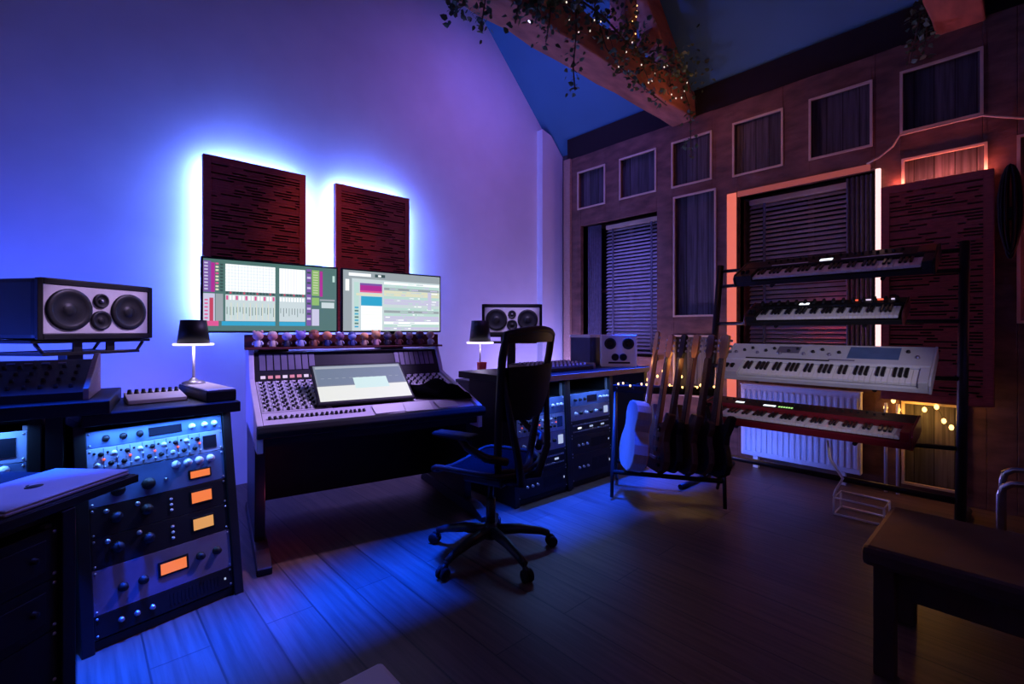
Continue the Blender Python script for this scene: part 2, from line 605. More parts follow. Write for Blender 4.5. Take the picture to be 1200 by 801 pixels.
# ================================================================ ACOUSTIC PANELS with LED strips behind
def slat_panel(name, label, w, h, loc, rz, seed, group):
    t = thing(name, label, 'sound diffuser', loc, (0, 0, rz), group)
    rnd = random.Random(seed)
    MB().box(-w / 2, .03, 0, w / 2, .05, h).build('back_board', M['slatback'], t)
    for q in (.15, h - .15):
        MB().box(-.10, .05, q - .03, .10, .13 if rz == 0 else .115, q + .03).build('spacer', M['timber'], t)
    fr = MB()
    e = .05
    fr.box(-w / 2, 0, 0, -w / 2 + e, .03, h).box(w / 2 - e, 0, 0, w / 2, .03, h).box(-w / 2 + e, 0, h - e * 1.1, w / 2 - e, .03, h).box(-w / 2 + e, 0, 0, w / 2 - e, .03, e)
    fr.build('frame', M['slat'], t, bevel=.002)
    sl = MB()
    n = int((h - 2 * e) / .021)
    for i in range(n):
        z = e + (h - 2.1 * e) * i / n
        x = -w / 2 + e
        # each course is a strip with slots of uneven length cut into it
        sl.box(x, .004, z, w / 2 - e, .03, z + .0095)
        while x < w / 2 - e:
            ln = rnd.uniform(.03, .16)
            if rnd.random() < .42:
                sl.box(x, .006, z + .0095, min(x + ln, w / 2 - e), .03, z + .021)
            x += ln
    sl.build('slats', M['slat'], t)
    return t


PY = 4.02
slat_panel('sound_diffuser', 'dark red slotted wood panel on the rear wall above the left screen', .72, 1.29, (1.035, PY, 1.19), 0, 3, 'sound diffusers')
slat_panel('sound_diffuser', 'dark red slotted wood panel on the rear wall above the right screen', .72, 1.28, (2.005, PY, 1.19), 0, 5, 'sound diffusers')
slat_panel('sound_diffuser', 'dark red slotted wood panel on the plank wall right of the keyboards', .585, 1.55, (4.36, .425, .70), -PI / 2, 9, 'sound diffusers')


def led(name, label, boxes, m, group='light strips'):
    mb = MB()
    for b in boxes:
        mb.box(*b)
    return tag(mb.build(name, m), label, 'light strip', group)


for cx, lab in ((1.035, 'blue white light strip glowing behind the left rear wall panel'), (2.005, 'blue white light strip glowing behind the right rear wall panel')):
    w = .33
    led('light_strip', lab, [(cx - w, PY + .05, 1.25, cx - w + .02, PY + .075, 2.45), (cx + w - .02, PY + .05, 1.25, cx + w, PY + .075, 2.45),
                             (cx - w, PY + .05, 2.43, cx + w, PY + .075, 2.45)], M['strip'])
led('light_strip', 'glowing salmon face standing in for the lit left jamb of the red window', [(4.47, 1.80, .35, 4.474, 1.885, 2.47)], M['jambglow'])  # emissive sheet stands in for red light on the jamb board
led('light_strip', 'thin pink white light strip between red window and wall panel', [(4.445, .735, .95, 4.474, .765, 2.42)], M['strippink'])
led('light_strip', 'red light strip hidden on top of the plank wall panel', [(4.415, .16, 2.25, 4.43, .69, 2.262)], M['striphot'])
area('panel_led', (4.425, .40, 2.27), (4.53, .40, 2.36), .5, .02, 1.6, (1, .20, .17), 170)
area('panel_led', (4.44, -.30, 1.7), (4.53, -.2, 1.7), .02, .8, 1.2, (1, .12, .16), 170)
led('light_strip', 'red light strip at the right frame edge behind hanging cables', [(4.43, -.35, 1.25, 4.445, -.335, 2.3)], M['striphot'])
led('light_strip', 'soft red glowing face standing in for the lit lintel of the red window', [(4.47, .80, 2.425, 4.474, 1.79, 2.475)], M['lintelglow'])  # glow put into a thin sheet for the lit lintel edge


# ================================================================ HARDWARE BUILDERS
def knob_proto(name, r, h, m):
    mb = MB()
    mb.lathe([(0, 0), (r * 1.15, 0), (r * 1.15, h * .2), (r, h * .25), (r * .88, h), (0, h)], 12)
    mb.box(-r * .08, 0, h, r * .08, r * .8, h * 1.04)
    return mb.build(name, m)


def put_knob(parent, name, x, z, r, h, m, cache={}):
    # knob on a faceplate whose front is local -Y
    key = (name, r, h, m.name)
    if key not in cache:
        o = knob_proto(name, r, h, m)
        o.parent = parent
        o.location = (x, 0, z)
        o.rotation_euler = (PI / 2, random.uniform(-2, 2), 0)
        cache[key] = o
        return o
    return copy_part(cache[key], parent, (x, 0, z), (PI / 2, random.uniform(-2, 2), 0))


def rack_unit(label, loc, rot, h, style, w=.4826, depth=.30):
    t = thing('rack_unit', label, 'audio device', loc, rot, 'rack units')
    pm = {'blue': 'bluepanel', 'light': 'ltpanel', 'black': 'panelblack', 'grey': 'greypanel', 'dark': 'graphite', 'knobs': 'bluepanel', 'patch': 'panelblack', 'silver': 'greypanel', 'plain': 'black', 'ring': 'panelblack'}[style]
    MB().box(0, 0, .001, w, .008, h - .001).build('faceplate', M[pm], t, bevel=.0015)
    MB().box(.018, .008, .003, w - .018, depth, h - .003).build('chassis', M['blackmetal'], t)
    for x in (.009, w - .009):
        for z in ((.012, h - .012) if h > .06 else (h / 2,)):
            put_knob(t, 'rack_screw', x, z, .004, .003, M['steel'])
    rnd = random.Random(label)
    if style == 'blue':
        for x in (.06, .115, .17, .36, .41, .45):
            put_knob(t, 'knob', x, h / 2, .011, .016, M['knob'] if x < .3 else M['whiteknob'])
        MB().box(.20, -.003, h * .25, .32, 0, h * .75).build('display_window', M['glass'], t)
    elif style == 'light':
        for k in range(9):
            x = .03 + k * .042
            put_knob(t, 'knob', x, h * .3, .008, .014, M['knob'] if k % 3 else M['whiteknob'])
            put_knob(t, 'knob', x + .012, h * .72, .008, .014, M['whiteknob'] if k % 2 else M['knob'])
        for k in range(9):
            x = .03 + k * .042
            put_knob(t, 'push_button', x + .021, h * .5, .004, .006, M['whiteknob'] if k % 2 else M['ledred'])
            put_knob(t, 'push_button', x - .008, h * .78, .004, .006, M['knob'])
            put_knob(t, 'push_button', x + .022, h * .18, .004, .006, M['steel'])
        MB().box(.40, -.003, h * .2, .455, 0, h * .8).build('display_window', M['glass'], t)
        mb = MB()
        for k in range(1, 10):
            mb.box(.008 + k * .042, -.001, .004, .0095 + k * .042, 0, h - .004)
        mb.build('module_seams', M['black'], t)
    elif style in ('knobs',):
        for k in range(4):
            put_knob(t, 'knob', .29 + k * .045, h * .80, .014, .022, M['whiteknob'])
        for x in (.09, .19):
            put_knob(t, 'knob', x, h * .38, .021, .026, M['knob'])
        m = MB().box(.335, -.004, h * .2, .425, 0, h * .50).build('meter', M['black'], t, bevel=.002)
        MB().box(.342, -.006, h * .24, .418, -.004, h * .46).build('meter_face', M['vu'], m)
        put_knob(t, 'toggle', .25, h * .4, .006, .016, M['steel'])
    elif style == 'black':
        for x in (.08, .18):
            put_knob(t, 'knob', x, h * .55, .019, .026, M['knob'])
            put_knob(t, 'knob', x - .03, h * .82, .008, .014, M['steel'])
        for z in (.3, .5, .7):
            put_knob(t, 'push_button', .265, h * z, .005, .008, M['whiteknob'])
        m = MB().box(.335, -.004, h * .27, .425, 0, h * .80).build('meter', M['black'], t, bevel=.002)
        MB().box(.341, -.006, h * .33, .419, -.004, h * .73).build('meter_face', M['vupale'] if 'pale' in label else M['vu'], m)
    elif style == 'silver':
        m = MB().box(.205, -.004, h * .35, .315, 0, h * .72).build('meter', M['black'], t, bevel=.002)
        MB().box(.214, -.006, h * .40, .306, -.004, h * .66).build('meter_face', M['vu'], m)
        for x in (.09, .155, .36, .425):
            put_knob(t, 'knob', x, h * (.45 if x < .3 else .55), .015, .024, M['knob'])
    elif style == 'grey':
        for k in range(6):
            put_knob(t, 'knob', .06 + k * .06, h * .5, .012, .018, M['knob'] if k % 2 else M['whiteknob'])
        MB().box(.405, -.003, h * .25, .455, 0, h * .75).build('display_window', M['lcddim'], t)
    elif style == 'patch':
        mb = MB()
        for r_ in range(2):
            for k in range(24):
                mb.T = Matrix.Translation((.03 + k * .0183, 0, h * (.3 + .4 * r_))) @ Matrix.Rotation(PI / 2, 4, 'X')
                mb.lathe([(.0032, 0), (.0062, 0), (.0062, .003), (.0032, .003)], 8)
        mb.T = Matrix.Identity(4)
        mb.build('jack_row', M['steel'], t)
        for k in range(3):
            MB().box(.08 + k * .14, -.002, h * .45, .12 + k * .14, 0, h * .55).build('indicator', M['lcddim'] if k else M['lcd'], t)
    elif style == 'plain':
        MB().box(.03, -.002, h * .2, w - .03, 0, h * .8).build('raised_panel', M['panelblack'], t, bevel=.001)
        put_knob(t, 'knob', w - .06, h * .5, .008, .012, M['knob'])
    elif style == 'ring':
        put_knob(t, 'knob', w * .6, h * .5, .045, .03, M['knob'])
        for k in range(4):
            put_knob(t, 'knob', .05 + k * .05, h * .5, .009, .014, M['knob'])
    elif style == 'dark':
        for k in range(3):
            put_knob(t, 'knob', .08 + k * .05, h * .5, .009, .014, M['steel'])
        mb = MB()
        for k in range(14):
            mb.box(.24 + k * .014, -.002, h * .25, .247 + k * .014, 0, h * .75)
        mb.build('vent_grille', M['black'], t)
        MB().box(.448, -.002, h * .45, .455, 0, h * .55).build('power_light', M['lcddim'], t)
    return t


def rack_cabinet(label, loc, yaw, w, h, d, lean, posts=True):
    t = thing('rack_cabinet', label, 'rack', loc, (0, 0, yaw), 'rack cabinets')
    s = (w - .486) / 2
    off = math.tan(lean) * h
    prof = [(0, 0), (off, h), (d, h), (d, 0)]
    prof = [(-.012, 0), (off - .012, h), (d, h), (d, 0)]
    for x in (0, w - s):
        MB().prism(prof, 'x', x, x + s).build('side_panel', M['graphite'], t, bevel=.003)
    MB().box(s, .01, 0, w - s, d, .035).build('base', M['graphite'], t)
    MB().box(s, d - .015, .035, w - s, d, h).build('back_panel', M['graphite'], t)
    MB().box(s, off + .02, h - .02, w - s, d - .015, h).build('top_panel', M['graphite'], t)
    for x in (s, w - s - .016):
        MB().prism([(.016, .036), (math.tan(lean) * (h - .03) + .016, h - .03), (math.tan(lean) * (h - .03) + .03, h - .03), (.03, .036)], 'x', x, x + .016).build('rack_rail', M['steel'], t)
    return t


def rack_fill(loc, yaw, w, lean, stack, s0=.042, wu=.4826):
    # stack: (height, style, label) from the bottom up, along the leaning face
    ct, st = math.cos(lean), math.sin(lean)
    x0 = (w - wu) / 2
    cy, sy = math.cos(yaw), math.sin(yaw)
    z = s0
    for h, style, label in stack:
        lx, ly, lz = x0, z * st / 1.0 - .002, z * ct
        P = (loc[0] + lx * cy - ly * sy, loc[1] + lx * sy + ly * cy, loc[2] + lz)
        if style:
            rack_unit(label, P, (-lean, 0, yaw), h, style, depth=max(.03, min(.30, (z * ct - .037) / max(st, 1e-6))))
        z += h


def rack_light(loc, yaw, w, lean, h, power=2.2, col=(.10, .30, 1)):
    # LED bar under the front edge of the top, shining down the faces
    cy, sy = math.cos(yaw), math.sin(yaw)
    off = math.tan(lean) * h
    def L(x, y, z):
        return (loc[0] + x * cy - y * sy, loc[1] + x * sy + y * cy, loc[2] + z)
    a = area('rack_led', L(w / 2, off - .055, h - .012), L(w / 2, off * .55 - .005, h * .45), w * .8, .012, power, col, 150)
    q = a.rotation_euler.to_quaternion()
    want = Vector((cy, sy, 0))
    cur = q @ Vector((1, 0, 0))
    d = q @ Vector((0, 0, -1))
    ang = math.atan2(d.dot(cur.cross(want)), cur.dot(want))
    a.rotation_euler = (Matrix.Rotation(ang, 3, d) @ q.to_matrix()).to_euler()


# ================================================================ LEFT SIDE: racks A, B and C
LEAN = R(9.5)
B0, BY = (.014, 2.336, 0), R(11)
rack_cabinet('black leaning rack cabinet left of the mixing console, full of lit gear', B0, BY, .562, .83, .46, LEAN)
rack_fill(B0, BY, .562, LEAN, [
    (.085, 'dark', 'black rack unit at the bottom of the left leaning rack'),
    (.165, 'silver', 'tall grey rack unit with central amber meter in the leaning rack'),
    (.116, 'black', 'black compressor with pale amber meter just above the tall grey unit'),
    (.114, 'black', 'black compressor with orange meter below the blue unit with white knobs'),
    (.132, 'knobs', 'blue rack unit with four white knobs over an orange meter'),
    (.094, 'light', 'light rack unit crowded with small knobs in the leaning rack'),
    (.068, 'blue', 'topmost blue rack unit under the left desk edge')])
rack_light(B0, BY, .575, LEAN, .83, 3.2)
A0, AY = (-.655, 2.45, 0), R(-3)
rack_cabinet('black rack cabinet at the far left behind the silver laptop', A0, AY, .56, .88, .46, R(4))
rack_fill(A0, AY, .56, R(4), [
    (.27, 'dark', 'plain dark rack unit low in the far left rack'),
    (.18, 'black', 'black rack unit with orange meter in the far left rack'),
    (.13, 'light', 'light rack unit with small knobs in the far left rack'),
    (.10, 'knobs', 'blue rack unit with white knobs in the far left rack'),
    (.115, 'light', 'pale blue lit rack unit at the top of the far left rack')])
rack_light(A0, AY, .56, R(4), .88, 2.6)
# desk tops over the racks
t = thing('side_desk', 'black desk slab over the left leaning rack, lit by the lamp', 'desk', (.015, 2.405, .832), (0, 0, R(1)))
MB().box(.0, .008, 0, .535, .52, .048).build('board', M['graphite'], t, bevel=.005)
MB().box(.0, 0, .002, .535, .008, .046).build('front_edge', M['black'], t, bevel=.002)
t = thing('side_desk', 'raised black desk slab at the far left under the sloped mixer', 'desk', (.094, 2.36, .882), (0, 0, R(-7)))
MB().box(-1.0, .008, 0, 0, .52, .052).build('board', M['graphite'], t, bevel=.005)
MB().box(-1.0, 0, .002, 0, .008, .05).build('front_edge', M['black'], t, bevel=.002)
MB().box(-.186, .06, -.882, -.138, .11, 0).build('support_post', M['graphite'], t)

# sloped patch mixer on the far-left desk top
t = thing('sloped_mixer', 'dark sloped mixer with wooden cheek on the far left desk top', 'mixer', (-.62, 2.52, .935), (0, 0, R(-7)))
prof = [(0, 0), (.0, .03), (.30, .14), (.34, .14), (.34, 0)]
MB().prism(prof, 'x', 0, .645).build('body', M['panelblack'], t)
for x in (-.018, .645):
    MB().prism([(-.01, 0), (-.01, .045), (.30, .165), (.36, .165), (.36, 0)], 'x', x, x + .018).build('cheek', M['tan'], t, bevel=.003)
sl = math.atan2(.11, .30)
kp = None
for r_ in range(4):
    for k in range(14):
        y = .05 + r_ * .06
        x = .045 + k * .043
        if kp is None:
            kp = knob_proto('knob', .0065, .012, M['knob'])
            kp.parent = t
            kp.location = (x, y, .03 + y * .11 / .30)
            kp.rotation_euler = (sl, 0, 0)
        else:
            copy_part(kp, t, (x, y, .03 + y * .11 / .30))
for k in range(6):
    x = .3 + k * .05
    mb = MB()
    mb.T = Matrix.Translation((x, .265, .03 + .265 * .11 / .30)) @ Matrix.Rotation(sl, 4, 'X')
    mb.box(-.012, -.006, 0, .012, .006, .005)
    mb.build('lit_button', M['greypanel'] if k % 2 else M['bluepanel'], t)

# small controller with a row of knobs on desk B
t = thing('knob_controller', 'slim white controller with a row of black knobs on left desk', 'controller', (.163, 2.60, .881), (0, 0, R(1)))
MB().prism([(0, 0), (0, .018), (.20, .035), (.20, 0)], 'x', 0, .212).build('body', M['white'], t, bevel=.003)
kp = knob_proto('knob', .008, .02, M['knob'])
kp.parent = t
kp.location = (.018, .15, .0308)
for k in range(1, 8):
    copy_part(kp, t, (.018 + k * .025, .15, .0308))
# black box and lamp
t = thing('lamp_riser', 'black block on the left desk carrying the table lamp', 'box', (.425, 2.45, .881), (0, 0, R(6)))
MB().box(0, 0, 0, .12, .44, .048).build('body', M['black'], t, bevel=.005)
MB().box(.003, .003, .048, .117, .437, .054).build('top_plate', M['white'], t, bevel=.002)  # white plate stands in for lamplight on the black block


def table_lamp(loc, label, k=1., rk=1.):
    t = thing('table_lamp', label, 'lamp', loc, (0, 0, 0), 'table lamps')
    MB().lathe([(0, 0), (.05, 0), (.05, .008), (.02, .016), (.008, .03)], 24).build('base', M['steel'], t)
    MB().cyl((0, 0, .014), (0, 0, .28 * k), .0065, n=10).build('stem', M['white'], t)
    mb = MB().lathe([(.070 * rk, .20 * k), (.056 * rk, .315 * k), (.02, .317 * k), (.02, .31 * k), (.053 * rk, .31 * k), (.067 * rk, .20 * k), (.070 * rk, .20 * k)], 28)
    mb.build('lamp_shade', M['black'], t)
    MB().lathe([(.004, .190 * k), (.086 * rk, .190 * k), (.088 * rk, .196 * k), (.086 * rk, .2 * k), (.004, .2 * k)], 28).build('diffuser', M['lampglow'], t)
    return t


table_lamp((.432, 2.813, .936), 'small table lamp with black shade left of the screens', 1.0)
point('lamp_light', (.432, 2.76, 1.10), .5, (.7, .6, 1), .02)

# rack C in the foreground with the laptop
e1 = Vector((.719, .695))
yawC = math.atan2(.695, .719)
FR = Vector((.119, 1.844))
c0 = FR - e1 * (.186 + .56)
C0 = (c0.x + .007, c0.y - .007, 0)
rack_cabinet('black rack cabinet in the left foreground under the silver laptop', C0, yawC, .56, .735, .40, 0)
rack_fill(C0, yawC, .56, 0, [
    (.13, 'dark', 'black unit at the foot of the foreground rack'),
    (.13, 'plain', 'plain black unit low in the foreground rack'),
    (.14, 'ring', 'dark unit with one large dial halfway up the foreground rack'),
    (.13, 'plain', 'plain black unit above the large dial in the foreground rack'),
    (.13, 'plain', 'plain black unit topmost in the foreground rack')])
t = thing('side_desk', 'dark desk slab under the silver laptop in the left foreground', 'desk', (FR.x + .012 * .719, FR.y + .012 * .695, .736), (0, 0, yawC))
MB().box(-.80, -.012, 0, .0, .43, .026).build('board', M['graphite'], t, bevel=.004)
MB().box(-.80, -.02, .002, .0, -.012, .024).build('front_edge', M['black'], t, bevel=.002)
t = thing('laptop', 'closed silver laptop on the dark board in the left foreground', 'laptop', (FR.x, FR.y, .763), (0, 0, yawC))
MB().box(-.335, 0, 0, 0, .236, .009).build('base', M['silver'], t, bevel=.003)
MB().box(-.335, 0, .0095, 0, .236, .016).build('lid', M['silver'], t, bevel=.003)
mb = MB()
mb.T = Matrix.Translation((-.1675, .118, .0161)) @ Matrix.Scale(.8, 4, (0, 1, 0))
mb.lathe([(0, 0), (.021, 0), (.021, .0004), (0, .0004)], 20)
mb.T = Matrix.Translation((-.163, .142, .0161)) @ Matrix.Rotation(.6, 4, 'Z') @ Matrix.Scale(.45, 4, (0, 1, 0))
mb.lathe([(0, 0), (.008, 0), (.008, .0004), (0, .0004)], 12)
mb.build('lid_mark', M['black'], t)


# ================================================================ STUDIO MONITORS
def driver(parent, x, z, r, name='woofer'):
    mb = MB()
    mb.T = Matrix.Translation((x, 0, z)) @ Matrix.Rotation(PI / 2, 4, 'X')
    mb.lathe([(r * 1.03, -.004), (r * 1.03, .009), (r * .94, .010), (r * .86, .013), (r * .77, .008), (r * .32, .0015), (r * .30, .004), (r * .16, .007), (0, .008)], 32,
             mats=[1, 1, 1, 1, 0, 1, 1, 1])
    return mb.build(name, [M['cone'], M['surround']], parent)


def studio_monitor(label, loc, yaw):
    t = thing('studio_monitor', label, 'speaker', loc, (0, 0, yaw), 'studio monitors')
    w, h, d = .56, .285, .38
    MB().box(-w / 2, .012, 0, w / 2, d, h).build('cabinet', M['graphite'], t, bevel=.022)
    fr = MB()
    fr.box(-w / 2, -.006, 0, -w / 2 + .024, .012, h).box(w / 2 - .024, -.006, 0, w / 2, .012, h).box(-w / 2 + .024, -.006, 0, w / 2 - .024, .012, .026).box(-w / 2 + .024, -.006, h - .026, w / 2 - .024, .012, h)
    fr.build('front_rim', M['graphite'], t, bevel=.003)
    b = MB().box(-w / 2 + .025, 0, .027, w / 2 - .025, .014, h - .027).build('baffle', M['baffle'], t, bevel=.003)
    driver(t, -.145, .142, .098)
    driver(t, .145, .142, .092)
    driver(t, 0, .093, .048, 'midrange')
    driver(t, 0, .192, .036, 'tweeter')
    MB().ball((0, -.008, .192), .010, 10).build('tweeter_dome', M['steel'], t)
    return t


def speaker_stand(label, loc, yaw, h):
    t = thing('speaker_stand', label, 'speaker stand', loc, (0, 0, yaw), 'speaker stands')
    MB().box(-.19, -.17, 0, .19, .17, .02).build('base_plate', M['blackmetal'], t, bevel=.004)
    MB().box(-.04, -.03, .02, .04, .03, h - .07).build('post', M['blackmetal'], t, bevel=.004)
    MB().box(-.29, -.17, h - .016, .29, .17, h).build('top_plate', M['blackmetal'], t, bevel=.004)
    lo = h - .068
    MB().tube([(-.26, -.15, h - .018), (-.225, -.15, lo), (.225, -.15, lo), (.26, -.15, h - .018)], .009, 8).build('front_rail', M['blackmetal'], t)
    MB().tube([(-.26, .15, h - .018), (-.225, .15, lo), (.225, .15, lo), (.26, .15, h - .018)], .009, 8).build('rear_rail', M['blackmetal'], t)
    mb = MB()
    mb.box(-.235, -.159, lo - .008, .235, .159, lo + .004)
    mb.box(-.10, -.155, lo, -.06, -.145, h - .015).box(.06, -.155, lo, .10, -.145, h - .015)
    mb.build('tray', M['blackmetal'], t)
    return t


speaker_stand('black speaker stand at the far left behind the racks', (-.02, 3.37, 0), R(36.5), 1.155)
studio_monitor('wide studio monitor with pale baffle at the far left', (.093, 3.215, 1.158), R(36.5))
speaker_stand('black speaker stand to the right of the screens behind the chair', (3.09, 3.36, 0), R(-42), 1.155)
studio_monitor('wide studio monitor with pale baffle right of the screens', (2.98, 3.23, 1.158), R(-42))

# ================================================================ MIXING CONSOLE
CO, CY = (.677, 2.66, 0), R(-10.6)
CW = 1.30
t = thing('mixing_console', 'large grey mixing console with knobs and meter bridge under the screens', 'mixing console', CO, (0, 0, CY))
body = [(0, .60), (0, .70), (.10, .73), (.14, .745), (.60, .875), (.70, 1.055), (1.00, 1.055), (1.00, .60)]
MB().prism(body, 'x', .03, CW - .03).build('body', M['graphite'], t)
for x in (0, CW - .03):
    MB().prism([(-.02, .57), (-.02, .715), (.10, .752), (.60, .895), (.70, 1.075), (1.02, 1.075), (1.02, .57)], 'x', x, x + .03).build('end_panel', M['console'] if x else M['console'], t, bevel=.004)
MB().prism([(-.07, .655), (-.075, .685), (-.06, .71), (0, .712), (0, .64)], 'x', .0, CW).build('armrest', M['soft'], t, bevel=.006)
for x in (.0, CW - .06):
    l = MB().prism([(.12, .05), (.10, .60), (.85, .60), (.80, .05)], 'x', x, x + .05).build('leg', M['graphite'], t, bevel=.004)
    MB().prism([(-.14, 0), (-.14, .035), (.0, .075), (.82, .075), (.90, .03), (.90, 0)], 'x', x - .008, x + .062).build('foot', M['black'], l, bevel=.006)
MB().box(.05, .70, .10, CW - .06, .72, .60).build('modesty_panel', M['black'], t)


def surf_z(y):
    if y <= .14:
        return .73 + (y - .10) * .375
    return .745 + (y - .14) * (.13 / .46)


# control surfaces (the grey panels) of the left bank, centre and right bank
sl = math.atan2(.13, .46)
def plate(x0, x1, y0, y1, name, m, th=.006):
    vs = []
    for z_ in (0, th):
        for x, y in ((x0, y0), (x1, y0), (x1, y1), (x0, y1)):
            vs.append((x, y, surf_z(y) + z_))
    return MB().add(vs, [(0, 3, 2, 1), (4, 5, 6, 7), (0, 1, 5, 4), (1, 2, 6, 5), (2, 3, 7, 6), (3, 0, 4, 7)]).build(name, m, t)
plate(.035, .40, .145, .595, 'channel_bank', M['console'])
plate(.90, CW - .035, .145, .595, 'channel_bank', M['console'])
plate(.40, .90, .145, .595, 'centre_section', M['panelblack'])
plate(.035, CW - .035, .02, .138, 'front_strip', M['console'], .006)
kw = knob_proto('knob', .0075, .014, M['whiteknob'])
kb = knob_proto('knob', .0085, .016, M['knob'])
ready = []
pos = []
for bank, n in ((.05, 15), (.915, 14)):
    for k in range(n):
        for r_ in range(15):
            pos.append((bank + k * .0238 + (r_ % 2) * .006, .165 + r_ * .028, (k + r_) % 2))
pos = [p for p in pos if not (p[0] > .90 and p[1] < .40)]
for k in range(20):
    pos.append((.07 + k * .026, .075, 1))
# the hundred nearest knobs are parts, the rest one part
pos.sort(key=lambda p: p[1] + p[0] * .15)
rest = MB()
used = {0: False, 1: False}
for i, (x, y, b) in enumerate(pos):
    z = surf_z(y) + .006
    if i < 100:
        src = (kw, kb)[b]
        if not used[b]:
            used[b] = True
            src.parent = t
            src.location = (x, y, z)
            src.rotation_euler = (sl, 0, random.uniform(-2, 2))
        else:
            copy_part(src, t, (x, y, z), (sl, 0, random.uniform(-2, 2)))
    else:
        rest.T = Matrix.Translation((x, y, z)) @ Matrix.Rotation(sl, 4, 'X')
        rest.lathe([(.0085, 0), (.008, .004), (.0065, .015), (0, .015)], 8, b)
rest.T = Matrix.Identity(4)
o = rest.build('knob_field', [M['whiteknob'], M['knob']], t)
o['kind'] = 'stuff'
# meter bridge: dark glass with rows of meters and a row of lit buttons
sm = math.atan2(.18, .10)
def bridge(x0, x1, u0, u1, name, m, th=.004):
    L = math.hypot(.10, .18)
    vs = []
    ny, nz = -math.sin(sm), math.cos(sm)
    for k in (0, th):
        for x, u in ((x0, u0), (x1, u0), (x1, u1), (x0, u1)):
            vs.append((x, .60 + u * .10 + ny * k, .875 + u * .18 + nz * k))
    return MB().add(vs, [(0, 3, 2, 1), (4, 5, 6, 7), (0, 1, 5, 4), (1, 2, 6, 5), (2, 3, 7, 6), (3, 0, 4, 7)]).build(name, m, t)
bridge(.035, CW - .035, .04, .98, 'meter_bridge', M['panelblack'], .003)
for k in range(8):
    x = .06 + k * .042
    bridge(x, x + .034, .38, .92, 'channel_meter', M['greypanel'], .007)
    bridge(x + .003, x + .030, .10, .19, 'lit_button', M['ledpink'] if k % 3 else M['ledwhite'], .009)
for k in range(8):
    x = .94 + k * .038
    bridge(x, x + .030, .40, .90, 'channel_meter', M['greypanel'], .007)


def on_console(x, y, z):
    v = Matrix.Rotation(CY, 4, 'Z') @ Vector((x, y, z))
    return (CO[0] + v.x, CO[1] + v.y, v.z)


# tilted screen standing on the console
TILT = R(35)
t = thing('tilted_screen', 'tilted screen with pale window standing on the middle of the console', 'screen', on_console(.335, .15, .788), (0, 0, CY))
def frame_T(): return Matrix.Rotation(TILT, 4, 'X')
mb = MB(); mb.T = frame_T(); mb.box(-.015, -.02, -.02, .565, .34, 0)
mb.build('housing', M['black'], t, bevel=.006)
mb = MB(); mb.T = frame_T()
def tr(x0, y0, x1, y1, m, z=.0006): mb.box(x0, y0, 0, x1, y1, z, m)
tr(.0, .0, .55, .325, 0)
tr(.01, .14, .54, .315, 1, .0012)
tr(.0, .0, .55, .13, 2, .0012)
tr(.22, .10, .43, .20, 3, .0018)
tr(.01, .295, .54, .315, 4, .0018)
for k in range(12):
    tr(.03 + k * .042, .20, .05 + k * .042, .203, 4, .0015)
mb.build('screen', [glow('screen_grey', (.25, .30, .36), .8), glow('screen_slate', (.16, .22, .29), .9), glow('screen_cream', (.80, .82, .75), 1.0), glow('screen_mint', (.62, .82, .78), 1.0), glow('screen_line', (.40, .46, .50), .9)], t)
MB().prism([(.02, -.03), (.02, -.006), (.27, .165), (.27, .045)], 'x', .05, .50).build('stand', M['black'], t)

# papers and cloth on the console
mb = MB()
for q, (x, y, w_, d_, a) in enumerate([(.62, .02, .20, .10, .05), (.80, .015, .17, .11, -.08), (1.02, .02, .14, .10, .1)]):
    mb = MB()
    mb.T = Matrix.Translation(on_console(x, y, surf_z(y) + .0135)) @ Matrix.Rotation(CY + a, 4, 'Z') @ Matrix.Rotation(.36, 4, 'X')
    mb.box(0, 0, 0, w_, d_, .0015)
    tag(mb.build('paper_sheet', M['paper']), ('white paper sheet on the console front, just below the tilted screen', 'white paper sheet on the console front under the tilted screen corner', 'white paper sheet on the console front beside the black cloth')[q], 'paper', 'papers on the console')
mb = MB()
rnd = random.Random(4)
NX, NY = 18, 10
grid = []
for s_ in (0, 1):
    for i in range(NX + 1):
        for j in range(NY + 1):
            u, v = i / NX, j / NY
            x = .92 + u * .36
            y = .16 + v * .22 - .10 * u
            edge = min(u, 1 - u, v, 1 - v)
            b = min(1, edge * 5)
            z = surf_z(max(y, .1)) + .021 + (b ** .5 * (.035 + .02 * math.sin(u * 9 + v * 4) + .012 * math.sin(v * 14 - u * 6)) if s_ else 0)
            grid.append((x, y, z))
K = (NX + 1) * (NY + 1)
fs = []
for i in range(NX):
    for j in range(NY):
        a = i * (NY + 1) + j
        fs.append((a, a + 1, a + NY + 2, a + NY + 1))
        fs.append((K + a, K + a + NY + 1, K + a + NY + 2, K + a + 1))
mb.add(grid, fs, 0, True)
mb.build('x', M['cloth'])
o = bpy.data.objects['x']
o.name = 'folded_cloth'
o.data.name = 'folded_cloth'
o.location = CO
o.rotation_euler = (0, 0, CY)
tag(o, 'black folded cloth lying on the right end of the mixing console', 'cloth')

